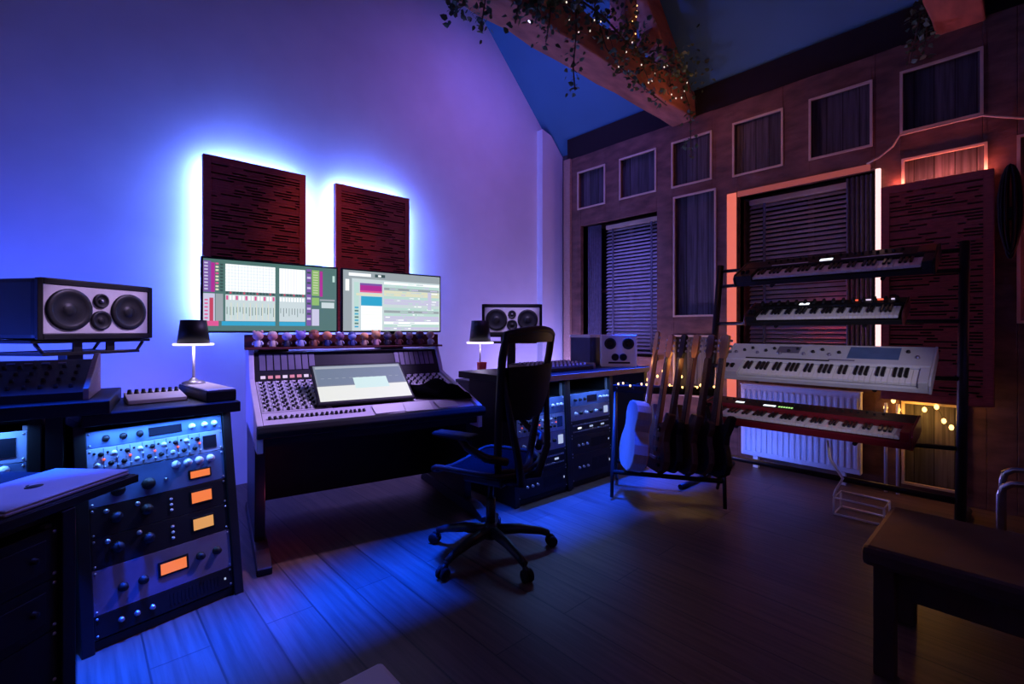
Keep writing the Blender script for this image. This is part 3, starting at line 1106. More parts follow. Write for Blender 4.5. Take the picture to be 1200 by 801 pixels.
# shelf with toy figures along the meter bridge
t = thing('figure_shelf', 'dark red shelf carrying toy figures under the two screens', 'shelf', on_console(.0, .695, 1.0765), (0, 0, CY))
MB().box(-.02, -.03, 0, CW + .02, .07, .014).build('board', M['wine'], t, bevel=.003)
MB().box(-.02, .058, .014, CW + .02, .07, .095).build('back_board', M['wine'], t, bevel=.003)
TOYS = [('pale pink', (.75, .42, .40), 'white', (.75, .72, .8)), ('rosy', (.70, .30, .30), 'cream', (.65, .5, .45)), ('lavender', (.5, .42, .66), 'black', (.03, .03, .05)),
        ('violet', (.28, .20, .60), 'pale blue', (.4, .42, .7)), ('rust', (.50, .14, .07), 'brown', (.3, .10, .05)), ('orange', (.85, .30, .12), 'navy', (.03, .04, .16)),
        ('plum', (.26, .12, .26), 'grey', (.25, .22, .3)), ('light blue', (.35, .45, .75), 'dark blue', (.05, .07, .25)), ('amber', (.90, .40, .14), 'tan', (.6, .38, .25)),
        ('golden', (.85, .45, .16), 'pink', (.65, .35, .35)), ('slate', (.14, .13, .2), 'black', (.04, .03, .05)), ('brown', (.3, .15, .13), 'maroon', (.2, .05, .06)),
        ('dusky pink', (.42, .25, .26), 'plum', (.2, .1, .16)), ('charcoal', (.07, .06, .09), 'dark red', (.2, .04, .05)), ('peach', (.66, .38, .26), 'white', (.7, .68, .7))]
for i, (hn, hc, bn, bc) in enumerate(TOYS):
    x = .055 + i * (CW - .12) / (len(TOYS) - 1)
    f = thing('toy_figure', 'small toy figure with %s head and %s body on the red shelf' % (hn, bn), 'toy', on_console(x, .705, 1.0915), (0, 0, CY + random.uniform(-.3, .3)), 'toy figures on the shelf')
    hm = mat('toy_' + hn.replace(' ', '_'), hc, .5)
    bm_ = mat('toy_body_%d' % i, bc, .5)
    k = 1.18 + random.uniform(-.12, .10)
    MB().lathe([(0, 0), (.017 * k, 0), (.019 * k, .008), (.015 * k, .028 * k), (.011 * k, .038 * k), (0, .04 * k)], 14).build('body', bm_, f)
    MB().ball((0, 0, .062 * k), .026 * k, 14, 0, (1.05, .95, .95)).build('head', hm, f)
    for sx in (-1, 1):
        MB().tube([(sx * .014 * k, 0, .033 * k), (sx * .024 * k, -.006, .022 * k), (sx * .022 * k, -.012, .014 * k)], .005 * k, 6).build('arm', bm_, f)
    if i % 3 == 0:
        for sx in (-1, 1):
            MB().ball((sx * .019 * k, 0, .083 * k), .008 * k, 8).build('ear', hm, f)
    elif i % 3 == 1:
        MB().ball((0, .005, .072 * k), .026 * k, 12, 0, (1.04, 1, .8)).build('hair', bm_, f)

# ---------------------------------------------------------------- the two big screens
def screen_mats():
    G = {}
    for n, c, s_ in (('pale', (.60, .70, .72), 1.0), ('white', (.92, .95, .97), 1.1), ('teal', (.10, .22, .20), .8), ('dark', (.05, .10, .10), .8), ('magenta', (.42, .03, .30), 1.), ('violet', (.20, .10, .38), 1.),
                     ('cyan', (.03, .38, .62), 1.), ('green', (.30, .55, .16), .9), ('cream', (.75, .75, .55), 1.), ('pink', (.75, .10, .30), 1.), ('mint', (.50, .72, .66), 1.), ('lav', (.60, .58, .78), 1.), ('grey', (.36, .42, .45), .9),
                     ('red', (.55, .06, .12), 1.)):
        G[n] = glow('screen_' + n, c, s_)
    return G
G = screen_mats()
GN = list(G)


def big_screen(label, cx, cy, yaw, which):
    w, h = .83, .468
    t = thing('computer_screen', label, 'screen', (cx, cy, 1.0575), (0, 0, yaw), 'computer screens')
    zb = .128
    MB().box(-w / 2, 0, zb, w / 2, .03, zb + h).build('housing', M['black'], t, bevel=.004)
    MB().box(-.03, .045, .013, .03, .062, .28).box(-.03, .03, .20, .03, .046, .28).build('neck', M['blackmetal'], t)
    MB().box(-.095, .042, 0, .095, .17, .014).build('base', M['blackmetal'], t, bevel=.004)
    mb = MB()
    def rc(u0, v0, u1, v1, m, k=1):
        # u to the right, v down, both 0..1
        e = .012
        X0, X1 = -w / 2 + e + u0 * (w - 2 * e), -w / 2 + e + u1 * (w - 2 * e)
        Z1, Z0 = zb + h - e - v0 * (h - 2 * e), zb + h - e - v1 * (h - 2 * e)
        mb.box(X0, -.0005 * k, Z0, X1, 0, Z1, GN.index(m))
    rnd = random.Random(12)
    if which == 0:
        rc(0, 0, 1, 1, 'teal')
        rc(.0, .03, .05, .46, 'violet', 2)
        rc(.05, .05, .075, .46, 'magenta', 2)
        for k in range(9):
            rc(.006, .05 + k * .045, .03, .07 + k * .045, 'lav', 3)
            rc(.08, .05 + k * .045, .10, .075 + k * .045, 'cream' if k % 3 else 'pink', 2)
            rc(.11, .06 + k * .045, .13, .085 + k * .045, 'dark', 2)
        rc(.145, .055, .50, .44, 'white', 2)
        rc(.53, .06, .735, .44, 'white', 2)
        for k in range(1, 16):
            rc(.145 + k * .022, .06, .147 + k * .022, .44, 'lav', 3)
        for k in range(1, 9):
            rc(.53 + k * .0225, .065, .532 + k * .0225, .44, 'lav', 3)
        for k in range(8):
            rc(.145, .09 + k * .045, .50, .093 + k * .045, 'mint', 4)
        for k in range(15):
            rc(.15 + k * .0235, .445, .163 + k * .0235, .475, 'red' if k % 4 == 1 else 'dark', 2)
        for k in range(8):
            rc(.54 + k * .0245, .445, .553 + k * .0245, .475, 'red' if k % 3 == 1 else 'dark', 2)
        rc(.0, .48, .075, .86, 'lav', 2)
        rc(.04, .54, .065, .86, 'red', 3)
        for k in range(6):
            rc(.008, .56 + k * .05, .03, .58 + k * .05, 'pink', 3)
        rc(.08, .48, .13, .86, 'grey', 2)
        rc(.145, .485, .50, .86, 'pale', 2)
        rc(.53, .485, .735, .86, 'pale', 2)
        for k in range(16):
            u = .15 + k * .022
            rc(u, .50, u + .014, .56, 'white' if k % 3 else 'pink', 3)
            rc(u + .004, .66, u + .008, .66 + .14 * (.5 + rnd.random() * .5), 'teal' if k % 4 else 'dark', 3)
            rc(u + .010, .60, u + .014, .84, 'cream' if k % 2 else 'mint', 3)
        for k in range(9):
            u = .535 + k * .022
            rc(u, .50, u + .014, .56, 'white', 3)
            rc(u + .004, .66, u + .008, .66 + .14 * (.5 + rnd.random() * .5), 'dark' if k % 3 else 'teal', 3)
        rc(.0, .86, .10, .93, 'pink', 2)
        rc(.12, .865, .735, .925, 'cyan', 2)
        rc(.50, .05, .53, .93, 'teal', 5)
        rc(.745, .04, .785, .92, 'violet', 2)
        for k in range(10):
            rc(.75, .08 + k * .08, .78, .11 + k * .08, 'lav' if k % 2 else 'dark', 3)
        rc(.79, .05, .85, .45, 'green', 2)
        rc(.79, .48, .85, .60, 'green', 2)
        rc(.79, .66, .85, .92, 'lav', 2)
        for k in range(9):
            rc(.80, .08 + k * .04, .84, .09 + k * .04, 'cream', 3)
        rc(.855, .06, .88, .46, 'magenta', 2)
        rc(.855, .50, .985, .53, 'grey', 2)
        rc(.87, .55, .98, .64, 'pale', 2)
        rc(.965, .12, .985, .22, 'mint', 2)
    else:
        rc(0, 0, 1, 1, 'pale')
        rc(.0, .0, 1, .13, 'grey', 2)
        rc(.05, .04, .26, .09, 'white', 3)
        rc(.30, .04, .40, .09, 'dark', 3)
        rc(.33, .05, .36, .08, 'white', 4)
        rc(.0, .13, .08, 1, 'grey', 2)
        rc(.02, .15, .055, .34, 'white', 3)
        rc(.10, .19, .145, .9, 'mint', 2)
        rc(.155, .20, .37, .29, 'violet', 2)
        rc(.155, .235, .37, .325, 'magenta', 3)
        rc(.155, .325, .37, .355, 'pink', 3)
        rc(.12, .37, .37, .41, 'cream', 3)
        rc(.165, .42, .37, .575, 'cyan', 3)
        rc(.165, .58, .37, .985, 'white', 3)
        for k in range(7):
            rc(.17, .62 + k * .053, .36, .624 + k * .053, 'cream', 4)
            rc(.105, .60 + k * .053, .14, .625 + k * .053, 'teal' if k % 2 else 'cyan', 4)
        rows = ['white', 'mint', 'grey', 'cream', 'cream', 'mint', 'lav', 'lav', 'pale', 'mint', 'grey', 'mint', 'lav', 'lav', 'white', 'mint', 'lav']
        for k, c in enumerate(rows):
            v = .155 + k * .049
            rc(.39, v, .99, v + .043, c, 2)
            for q in range(5):
                u = .40 + rnd.random() * .5
                rc(u, v + .012, u + rnd.uniform(.02, .09), v + .03, rnd.choice(['pale', 'lav', 'white', 'mint']), 3)
        rc(.86, .30, .90, .62, 'lav', 4)
    mb.build('screen', [G[n] for n in GN], t)
    return t


big_screen('left wide computer screen showing a mixer view with pale grids', .972, 3.37, R(-3), 0)
big_screen('right wide computer screen showing coloured track list', 1.825, 3.325, R(-3), 1)

# ================================================================ CHAIR
def office_chair(loc, yaw):
    t = thing('office_chair', 'black mesh office chair on castors in front of the console', 'chair', loc, (0, 0, yaw))
    MB().lathe([(0, .09), (.045, .09), (.05, .12), (.035, .15), (.028, .17), (0, .17)], 20).build('hub', M['blackmetal'], t)
    MB().cyl((0, 0, .15), (0, 0, .30), .026, n=16).cyl((0, 0, .30), (0, 0, .42), .016, n=16).build('gas_column', M['blackmetal'], t)
    for k in range(5):
        a = 2 * PI * k / 5 + R(-9)
        c_, s_ = math.cos(a), math.sin(a)
        sp = MB().tube([(c_ * .03, s_ * .03, .125), (c_ * .16, s_ * .16, .118), (c_ * .28, s_ * .28, .092), (c_ * .325, s_ * .325, .075)], [.03, .026, .02, .018], 10).build('spoke', M['blackmetal'], t)
        cs = MB().cyl((c_ * .325, s_ * .325, .04), (c_ * .325, s_ * .325, .085), .011, n=10)
        cs.tube([(c_ * .325 - s_ * .0, s_ * .325, .062), (c_ * .345, s_ * .345, .058), (c_ * .352, s_ * .352, .036)], .012, 8)
        cst = cs.build('castor', M['black'], sp)
        for sd in (-1, 1):
            px, py = c_ * .345 - s_ * .016 * sd, s_ * .345 + c_ * .016 * sd
            mb = MB()
            mb.T = Matrix.Translation((px, py, .03)) @ Matrix.Rotation(a, 4, 'Z') @ Matrix.Rotation(PI / 2, 4, 'X')
            mb.lathe([(0, -.010), (.022, -.010), (.03, -.006), (.03, .006), (.022, .010), (0, .010)], 16)
            mb.build('castor_wheel', M['soft'], sp)
    MB().box(-.10, -.12, .395, .10, .13, .445).build('tilt_mechanism', M['black'], t, bevel=.015)
    # seat: rounded frame with mesh
    def rrect(w, d, y0, z0, bend, n=36, p=4.):
        pts = []
        for i in range(n):
            a = 2 * PI * i / n
            cx, sy = math.cos(a), math.sin(a)
            x = w * math.copysign(abs(cx) ** (2 / p), cx)
            y = d * math.copysign(abs(sy) ** (2 / p), sy)
            z = z0 + bend(x, y)
            pts.append((x, y + y0, z))
        return pts
    def seat_bend(x, y):
        return .03 * (x / .25) ** 2 - (.05 * ((-y - .12) / .13) ** 2 if y < -.12 else 0)
    loop = rrect(.255, .235, -.02, .475, seat_bend)
    MB().tube(loop, .014, 8, closed=True).build('seat_frame', M['black'], t)
    mb = MB()
    NN = 12
    for dz in (0, -.012):
        vs, fs = [], []
        for i in range(NN + 1):
            for j in range(NN + 1):
                x = -.245 + .49 * i / NN
                y = -.225 + .45 * j / NN
                sc = 1 - .13 * (abs(x) / .245) ** 3 * (abs(y) / .225) ** 3
                x2, y2 = x * sc, y * sc
                vs.append((x2, y2 - .02, .475 + seat_bend(x2, y2) - .025 * (1 - (x / .245) ** 2) * (1 - (y / .225) ** 2) + dz))
        fs = [(i * (NN + 1) + j, (i + 1) * (NN + 1) + j, (i + 1) * (NN + 1) + j + 1, i * (NN + 1) + j + 1) for i in range(NN) for j in range(NN)]
        mb.add(vs, fs, 0, True)
    mb.build('seat', M['cloth'], t, fix=False)
    # back: trapezoid loop, wide at the top, leaning back and curved
    def back_y(z):
        return .20 + .10 * ((z - .5) / .7) ** 1.3 if z > .5 else .20
    def back_hw(z):
        k = (z - .50) / .70
        return .165 + .085 * min(1, k * 1.25) - .02 * max(0, k - .8) * 2
    def BP(z, s, top=0):
        hw = back_hw(z)
        return (s * hw, back_y(z) - .05 * abs(s) ** 2 * 1.0, z)
    loop = []
    zs = [.50 + .68 * i / 12 for i in range(13)]
    for z in zs:
        loop.append(BP(z, 1))
    for i in range(1, 8):
        s_ = 1 - 2 * i / 8
        p = BP(1.18, s_)
        loop.append((p[0], p[1], 1.18 + .025 * (1 - s_ * s_)))
    for z in reversed(zs):
        loop.append(BP(z, -1))
    for i in range(1, 6):
        s_ = -1 + 2 * i / 6
        p = BP(.50, s_)
        loop.append((p[0], p[1], .50 - .02 * (1 - s_ * s_)))
    MB().tube(loop, .02, 8, closed=True).build('back_frame', M['black'], t)
    vs, fs = [], []
    for i in range(13):
        for j in range(9):
            p = BP(zs[i], -1 + 2 * j / 8)
            vs.append((p[0], p[1] + .004, p[2] + (.018 * (1 - (-1 + 2 * j / 8) ** 2) if i == 12 else 0)))
    fs = [(i * 9 + j, i * 9 + j + 1, i * 9 + j + 10, i * 9 + j + 9) for i in range(12) for j in range(8)]
    MB().add(vs, fs, 0, True).build('back_mesh', M['mesh'], t)
    # solid head band along the top and lumbar pad
    mb = MB()
    for dy in (0, .02):
        vs = []
        for i in range(3):
            for j in range(9):
                p = BP(1.14 + .026 * i, -1 + 2 * j / 8)
                vs.append((p[0], p[1] - .008 + dy, p[2]))
        mb.add(vs, [(i * 9 + j, i * 9 + j + 1, i * 9 + j + 10, i * 9 + j + 9) for i in range(2) for j in range(8)], 0, True)
    mb.build('top_band', M['black'], t, fix=False)
    mb = MB()
    for dy in (.012, .045):
        vs = []
        for i in range(4):
            for j in range(9):
                p = BP(.76 + .088 * i, -1 + 2 * j / 8)
                vs.append((p[0] * .97, p[1] + dy - (.012 if i in (0, 3) and dy > .02 else 0), p[2]))
        mb.add(vs, [(i * 9 + j, i * 9 + j + 1, i * 9 + j + 10, i * 9 + j + 9) for i in range(3) for j in range(8)], 0, True)
    mb.build('lumbar_pad', M['soft'], t, fix=False)
    for s_ in (-1, 1):
        MB().tube([(s_ * .04, .12, .42), (s_ * .09, .24, .44), (s_ * .16, .26, .58), (s_ * .20, .235, .80), (s_ * .235, .225, .98)], [.022, .024, .02, .016, .012], 8).build('back_support', M['black'], t)
        ar = MB().tube([(s_ * .17, .20, .56), (s_ * .29, .16, .60), (s_ * .30, .06, .64), (s_ * .30, .02, .68)], [.02, .02, .018, .018], 8).build('arm', M['black'], t)
        MB().prism([(s_ * .26, -.13), (s_ * .34, -.13), (s_ * .345, .10), (s_ * .255, .10)], 'z', .68, .705).build('arm_pad', M['soft'], ar, bevel=.012)
    return t


office_chair((1.643, 1.95, 0), R(197))

# ================================================================ RIGHT RACK DESK
D0 = (2.17, 2.33, 0)
DW = .565
for k in range(2):
    loc = (D0[0] + k * (DW + .002), D0[1], 0)
    rack_cabinet(('black rack cabinet directly behind the office chair', 'black rack cabinet between office chair and guitar rack')[k], loc, R(-2), DW, .835, .52, R(3))
    st = [[(.15, 'dark', 'black unit at the foot of the rack behind the chair'), (.14, 'patch', 'patch bay with lit marks in the rack behind the chair'), (.13, 'grey', 'grey unit with six knobs in the rack behind the chair'), (.13, 'light', 'light unit with small knobs in the rack behind the chair'), (.12, 'blue', 'blue lit unit at the top of the rack behind the chair')],
          [(.20, 'dark', 'black unit at the foot of the rack beside the guitars'), (.14, 'dark', 'dark unit with grille in the rack beside the guitars'), (.12, 'patch', 'black unit with bright white mark in the rack beside the guitars'), (.11, 'grey', 'grey unit with white knobs in the rack beside the guitars'), (.10, 'blue', 'blue lit unit at the top of the rack beside the guitars')]][k]
    rack_fill(loc, R(-2), DW, R(3), st)
    rack_light(loc, R(-2), DW, R(3), .835, 2.4, (.16, .34, 1))
t = thing('rack_desk', 'black desk top with tan edge over the racks behind the chair', 'desk', (2.15, 2.27, .837), (0, 0, R(-2)))
MB().box(0, .012, 0, 1.53, .70, .05).build('board', M['graphite'], t, bevel=.004)
MB().box(0, 0, .004, 1.53, .012, .046).build('front_edge', M['tan'], t, bevel=.003)
MB().box(1.49, .03, -.836, 1.53, .68, 0).build('end_panel', M['graphite'], t)
t = thing('desk_mixer', 'low black mixer with pale knob rows on the rack desk', 'mixer', (2.45, 2.38, .888), (0, 0, R(-2)))
MB().prism([(0, 0), (0, .03), (.30, .06), (.30, 0)], 'x', 0, .62).build('body', M['panelblack'], t, bevel=.003)
MB().box(-.015, -.006, 0, 0, .31, .05).build('cheek', M['tan'], t)
MB().box(.62, -.006, 0, .635, .31, .05).build('cheek', M['tan'], t)
kp = knob_proto('knob', .009, .015, M['whiteknob'])
kp.parent = t
kp.location = (.04, .06, .036)
kp.rotation_euler = (.1, 0, 0)
for r_ in range(3):
    for k in range(13):
        if r_ or k:
            y = .06 + r_ * .09
            copy_part(kp, t, (.04 + k * .045, y, .03 + y * .1))
# white four-driver speaker and dark box on the rack desk
t = thing('desktop_speaker', 'small white square speaker with round drivers on the rack desk', 'speaker', (3.40, 2.34, .888), (0, 0, R(-50)))
MB().box(-.15, .0, 0, .15, .22, .275).build('cabinet', M['white'], t, bevel=.008)
for x in (-.075, .075):
    driver(t, x, .20, .048)
    driver(t, x * .45, .085, .03, 'midrange')
MB().box(-.09, -.004, .03, .09, 0, .045).build('port', M['black'], t)
t = thing('storage_box', 'dark blue box with pale lid on the rack desk by the pillar', 'box', (3.36, 2.62, .886), (0, 0, R(-4)))
MB().box(0, 0, 0, .20, .24, .25).build('body', mat('dark_blue_card', (.05, .06, .16), .6), t, bevel=.004)
MB().box(-.006, -.006, .25, .206, .246, .275).build('lid', M['white'], t, bevel=.004)
# pedestal with second lamp and tumbler
t = thing('pedestal', 'narrow black pedestal between console and right speaker', 'pedestal', (2.44, 3.06, 0))
MB().box(0, 0, 0, .30, .28, .75).build('body', M['graphite'], t, bevel=.004)
MB().box(-.015, -.015, .75, .315, .295, .78).build('top', M['black'], t, bevel=.004)
MB().box(.02, -.006, .40, .28, 0, .72).build('drawer_front', M['panelblack'], t)
table_lamp((2.60, 3.23, .781), 'small table lamp with black shade in front of the right studio monitor', 1.6, 1.35)
point('lamp_light', (2.60, 3.23, 1.05), .8, (.7, .6, 1), .03)
mb = MB().lathe([(0, 0), (.033, 0), (.043, .15), (.039, .15), (.031, .006), (0, .006)], 24)
o = mb.build('tumbler', M['tumbler'])
o.location = (2.53, 3.12, .781)
tag(o, 'tall red plastic tumbler on the black pedestal beside the lamp', 'cup')


# ================================================================ GUITARS
def body_outline(kind):
    if kind == 'acoustic':
        half = [(0, 0), (.08, .004), (.15, .035), (.19, .09), (.195, .15), (.175, .21), (.14, .26), (.125, .295), (.13, .335), (.145, .38), (.138, .43), (.10, .47), (.04, .485)]
        L = [(-x, z) for x, z in reversed(half[1:])]
        return half + L
    if kind == 'single':
        return [(0, 0), (.08, .01), (.14, .05), (.16, .11), (.145, .18), (.115, .235), (.105, .28), (.12, .33), (.115, .37), (.075, .385), (.045, .34), (.03, .33), (-.03, .36), (-.05, .40), (-.11, .40), (-.13, .35), (-.115, .285), (-.115, .235), (-.145, .18), (-.16, .11), (-.14, .05), (-.08, .01)]
    return [(0, 0), (.09, .0), (.15, .04), (.165, .10), (.145, .17), (.115, .23), (.115, .29), (.14, .36), (.15, .42), (.12, .43), (.09, .37), (.04, .345), (-.04, .345), (-.08, .38), (-.125, .46), (-.155, .45), (-.15, .38), (-.12, .29), (-.115, .23), (-.145, .17), (-.165, .10), (-.15, .04), (-.09, 0)]


def guitar(label, kind, loc, rot, top_m, side_m, neck_m, head_m):
    t = thing('acoustic_guitar' if kind == 'acoustic' else 'electric_guitar', label, 'guitar', loc, rot, 'guitars in the rack')
    th = .10 if kind == 'acoustic' else .045
    poly = body_outline(kind)
    MB().prism(poly, 'y', 0, th).build('body', side_m, t, bevel=.006)
    MB().prism([(x * .97, .008 + z * .97) for x, z in poly], 'y', -.003, .001).build('soundboard', top_m, t)
    z0 = .34
    z1 = 1.0 if kind == 'acoustic' else .98
    nk = z1 - .17
    MB().prism([(-.028, z0), (.028, z0), (.022, nk), (-.022, nk)], 'y', -.012, .014).build('neck', neck_m, t, bevel=.004)
    MB().prism([(-.026, z0 - .04), (.026, z0 - .04), (.021, nk), (-.021, nk)], 'y', -.016, -.012).build('fretboard', M['rosewood'], t)
    hd = MB().prism([(-.022, nk), (.022, nk), (.038, nk + .04), (.036, z1 - .01), (.0, z1), (-.036, z1 - .01), (-.038, nk + .04)], 'y', -.006, .012).build('headstock', head_m, t, bevel=.002)
    for sx in (-1, 1):
        for k in range(3):
            z = nk + .05 + k * .038
            MB().cyl((sx * .034, .004, z), (sx * .052, .004, z), .003, n=6).box(min(sx * .05, sx * .062), -.002, z - .008, max(sx * .05, sx * .062), .010, z + .008).build('tuning_peg', M['steel'], t)
    if kind == 'acoustic':
        mb = MB()
        mb.T = Matrix.Translation((0, -.003, .30)) @ Matrix.Rotation(PI / 2, 4, 'X')
        mb.lathe([(0, 0), (.05, 0), (.05, .0012), (0, .0012)], 28)
        mb.build('sound_hole', M['black'], t)
        MB().box(-.075, -.010, .12, .075, -.003, .145).build('bridge', M['rosewood'], t, bevel=.003)
    else:
        for z in (.14, .215, .28):
            MB().box(-.042, -.009, z, .042, -.003, z + .03).build('pickup', M['black'], t, bevel=.002)
        MB().box(-.045, -.013, .085, .045, -.003, .105).build('bridge', M['steel'], t, bevel=.002)
        for k in range(2):
            MB().cyl((.095, -.003, .06 + k * .05), (.095, -.018, .06 + k * .05), .012, n=12).build('knob', M['knob'], t)
    st = MB()
    for k in range(6):
        x = -.019 + k * .0076
        st.box(x - .0005, -.0185, .10, x + .0005, -.0175, nk)
    st.build('strings', M['steel'], t)
    return t


GR, GY = Vector((3.16, 1.77, 0)), R(-60)
t = thing('guitar_rack', 'black folding guitar rack standing between rack desk and keyboards', 'guitar rack', GR, (0, 0, GY))
HL = .37
for y, z in ((-.16, .185), (.13, .185)):
    MB().cyl((-HL, y, z), (HL, y, z), .016, n=10).build('lower_bar', M['soft'], t)
MB().box(-HL - .02, .075, .725, HL + .02, .115, .785).build('neck_bar', M['soft'], t, bevel=.01)
for x in (-HL, HL):
    MB().tube([(x, -.20, .014), (x, -.165, .185), (x, .095, .75)], .013, 8).build('side_leg', M['blackmetal'], t)
    MB().tube([(x, .24, .014), (x, .13, .10), (x, .095, .72)], .013, 8).build('rear_leg', M['blackmetal'], t)
for k in range(7):
    x = -HL + .01 + k * (2 * HL - .02) / 6
    MB().cyl((x, .09, .755), (x, -.02, .765), .011, n=8).build('neck_peg', M['soft'], t)


def in_rack(x, y, z):
    v = Matrix.Rotation(GY, 4, 'Z') @ Vector((x, y, z))
    return (GR.x + v.x, GR.y + v.y, v.z)


GL = [('pale acoustic guitar with amber top, leftmost in the guitar rack', 'acoustic', -.20, R(180 - 72), 'sunburst', 'palewood', 'maple', 'maple'),
      ('dark red electric guitar with maple neck, second from left in the rack', 'double', -.10, R(-64), 'mahog', 'mahog', 'maple', 'maple'),
      ('black electric guitar with dark headstock, third from left in the rack', 'single', -.015, R(-66), 'black', 'black', 'rosewood', 'black'),
      ('natural wood electric guitar in the middle of the guitar rack', 'double', .075, R(-62), 'rosewood', 'mahog', 'maple', 'maple'),
      ('dark electric guitar with red brown headstock, second from right in the rack', 'single', .175, R(-60), 'black', 'rosewood', 'mahog', 'mahog'),
      ('black electric guitar with bright maple headstock, rightmost in the rack', 'double', .275, R(-55), 'black', 'black', 'maple', 'maple')]
for lab, kind, x, dy, a, b, c, d in GL:
    lean = R(10)
    guitar(lab, kind, in_rack(x, -.13 if kind == 'acoustic' else -.09, .204), (R(9) if kind == 'acoustic' else R(-9), 0, GY + dy), M[a], M[b], M[c], M[d])

# ================================================================ KEYBOARDS
def keyboard(label, loc, tilt, w, d, h, octaves, kx0, kx1, style):
    t = thing('keyboard_synthesizer', label, 'keyboard', loc, (tilt, 0, -PI / 2), 'stacked keyboards')
    cm, pm = {'black': ('panelblack', 'panelblack'), 'small': ('black', 'panelblack'), 'grey': ('synthgrey', 'synthgrey'), 'red': ('red', 'wine')}[style]
    kd = .145
    top = h
    ky = .012
    # body with a step: key bed at the front, control panel behind
    MB().prism([(0, 0), (0, h * .42), (ky + kd, h * .42), (ky + kd, h * .86), (ky + kd + .012, top), (d, top), (d, 0)], 'x', .012, w - .012).build('body', M[cm], t, bevel=.003)
    em = M['wine'] if style == 'small' else M[cm]
    for x in (0, w - .012):
        MB().prism([(-.004, -.002), (-.004, h * .75), (.03, top * 1.04), (d + .003, top * 1.04), (d + .003, -.002)], 'x', x, x + .012).build('end_cheek', em, t, bevel=.003)
    MB().box(.013, 0, h * .42, kx0 - .003, ky + kd - .001, top * .98).build('wheel_block', M[cm], t, bevel=.003)
    if w - kx1 > .04:
        MB().box(kx1 + .003, 0, h * .42, w - .013, ky + kd - .001, top * .98).build('key_block', M[cm], t, bevel=.003)
    for k in range(2):
        x = kx0 * .38 + k * kx0 * .26
        MB().cyl((x - .008, .07, top * .98), (x + .008, .07, top * .98), .022, n=16).build('wheel', M['soft'], t)
    nw = octaves * 7 + 1
    kw_ = (kx1 - kx0) / nw
    wk = MB().box(0, 0, 0, kw_ - .0016, kd - .004, .018).build('white_key', M['whitekey'], t, bevel=.001, loc=(kx0, ky, h * .42 + .008))
    bk = MB().prism([(.05, 0), (.055, .013), (kd - .004, .013), (kd - .004, 0)], 'x', 0, kw_ * .56).build('black_key', M['blackkey'], t, bevel=.001, loc=(kx0 + kw_ * .72, ky, h * .42 + .0255))
    for i in range(1, nw):
        copy_part(wk, t, (kx0 + i * kw_, ky, h * .42 + .008))
    for i in range(1, nw - 1):
        if i % 7 not in (2, 6):
            copy_part(bk, t, (kx0 + (i + .72) * kw_, ky, h * .42 + .0255))
    # panel controls
    py0, py1 = ky + kd + .02, d - .012
    if style == 'black':
        MB().box(kx0 + .09, py0 + .002, top, kx0 + .33, py0 + .012, top + .003).build('button_row', M['whiteknob'], t)
        MB().box(kx0 + .40, py0 + .01, top, kx0 + .475, py0 + .045, top + .004).build('display', M['lcd'], t)
        MB().box(kx0 + .53, py0 + .004, top, kx0 + .86, py0 + .014, top + .003).build('button_row', M['whiteknob'], t)
        for k in range(20):
            put_top_knob(t, kx0 + .05 + k * .042, py0 + .07 + (k % 2) * .02, top, .009, .015, M['knob'])
        MB().box(w - .10, py0, top, w - .015, py1, top + .004).build('end_plate', M['mahog'], t)
    elif style == 'small':
        MB().box(kx0 + .24, py0 + .005, top, kx0 + .30, py0 + .03, top + .004).build('display', M['lcd'], t)
        for r_ in range(3):
            for k in range(15):
                put_top_knob(t, .07 + k * (w - .13) / 14, py0 + .025 + r_ * (py1 - py0 - .03) / 2.2, top, .009, .02, M['knob'])
        for k in range(4):
            MB().box(w - .30 + k * .07, py1 - .02, top, w - .265 + k * .07, py1 - .008, top + .005).build('lit_button', M['ledwhite'] if k % 2 else M['ledred'], t)
    elif style == 'grey':
        MB().box(w * .64, py0 + .045, top, w * .86, py1 - .01, top + .002).build('display', M['bluepanel'], t)
        MB().box(w * .28, py0 + .085, top, w * .40, py1 - .02, top + .002).build('fader_bank', M['greypanel'], t)
        MB().box(kx0, py0 + .0, top, kx0 + w * .44, py0 + .012, top + .003).build('ribbon', M['black'], t)
        MB().box(w * .56, py0 + .014, top, w * .68, py0 + .024, top + .003).build('button_row', M['greypanel'], t)
        for k in range(22):
            if not (w * .62 < .06 + k * .05 < w * .87):
                put_top_knob(t, .06 + k * .05, py0 + .075 + (k % 3) * .03, top, .010, .014, M['knob'] if k % 3 else M['greypanel'])
    else:
        MB().box(.014, py0 - .004, top - .002, w - .014, py1 + .008, top + .0015).build('control_panel', M['black'], t)
        MB().box(kx0 + .10, py0 + .03, top, kx0 + .16, py0 + .055, top + .004).build('display', M['lcd'], t)
        MB().box(kx0 + .30, py0 + .02, top, kx0 + .38, py0 + .045, top + .004).build('display', M['lcd'], t)
        for k in range(6):
            MB().box(kx0 + .40 + k * .016, py0 + .02, top, kx0 + .41 + k * .016, py0 + .04, top + .004).build('lit_button', M['ledgreen'], t)
        for k in range(24):
            put_top_knob(t, kx0 + .02 + k * .042, py0 + .075 + (k % 2) * .022, top, .008, .013, M['knob'])
    return t


_tk = {}
def put_top_knob(parent, x, y, z, r, h, m):
    key = (r, h, m.name)
    if key not in _tk:
        o = knob_proto('knob', r, h, m)
        o.parent = parent
        o.location = (x, y, z)
        _tk[key] = o
        return o
    return copy_part(_tk[key], parent, (x, y, z), (0, 0, random.uniform(-2, 2)))


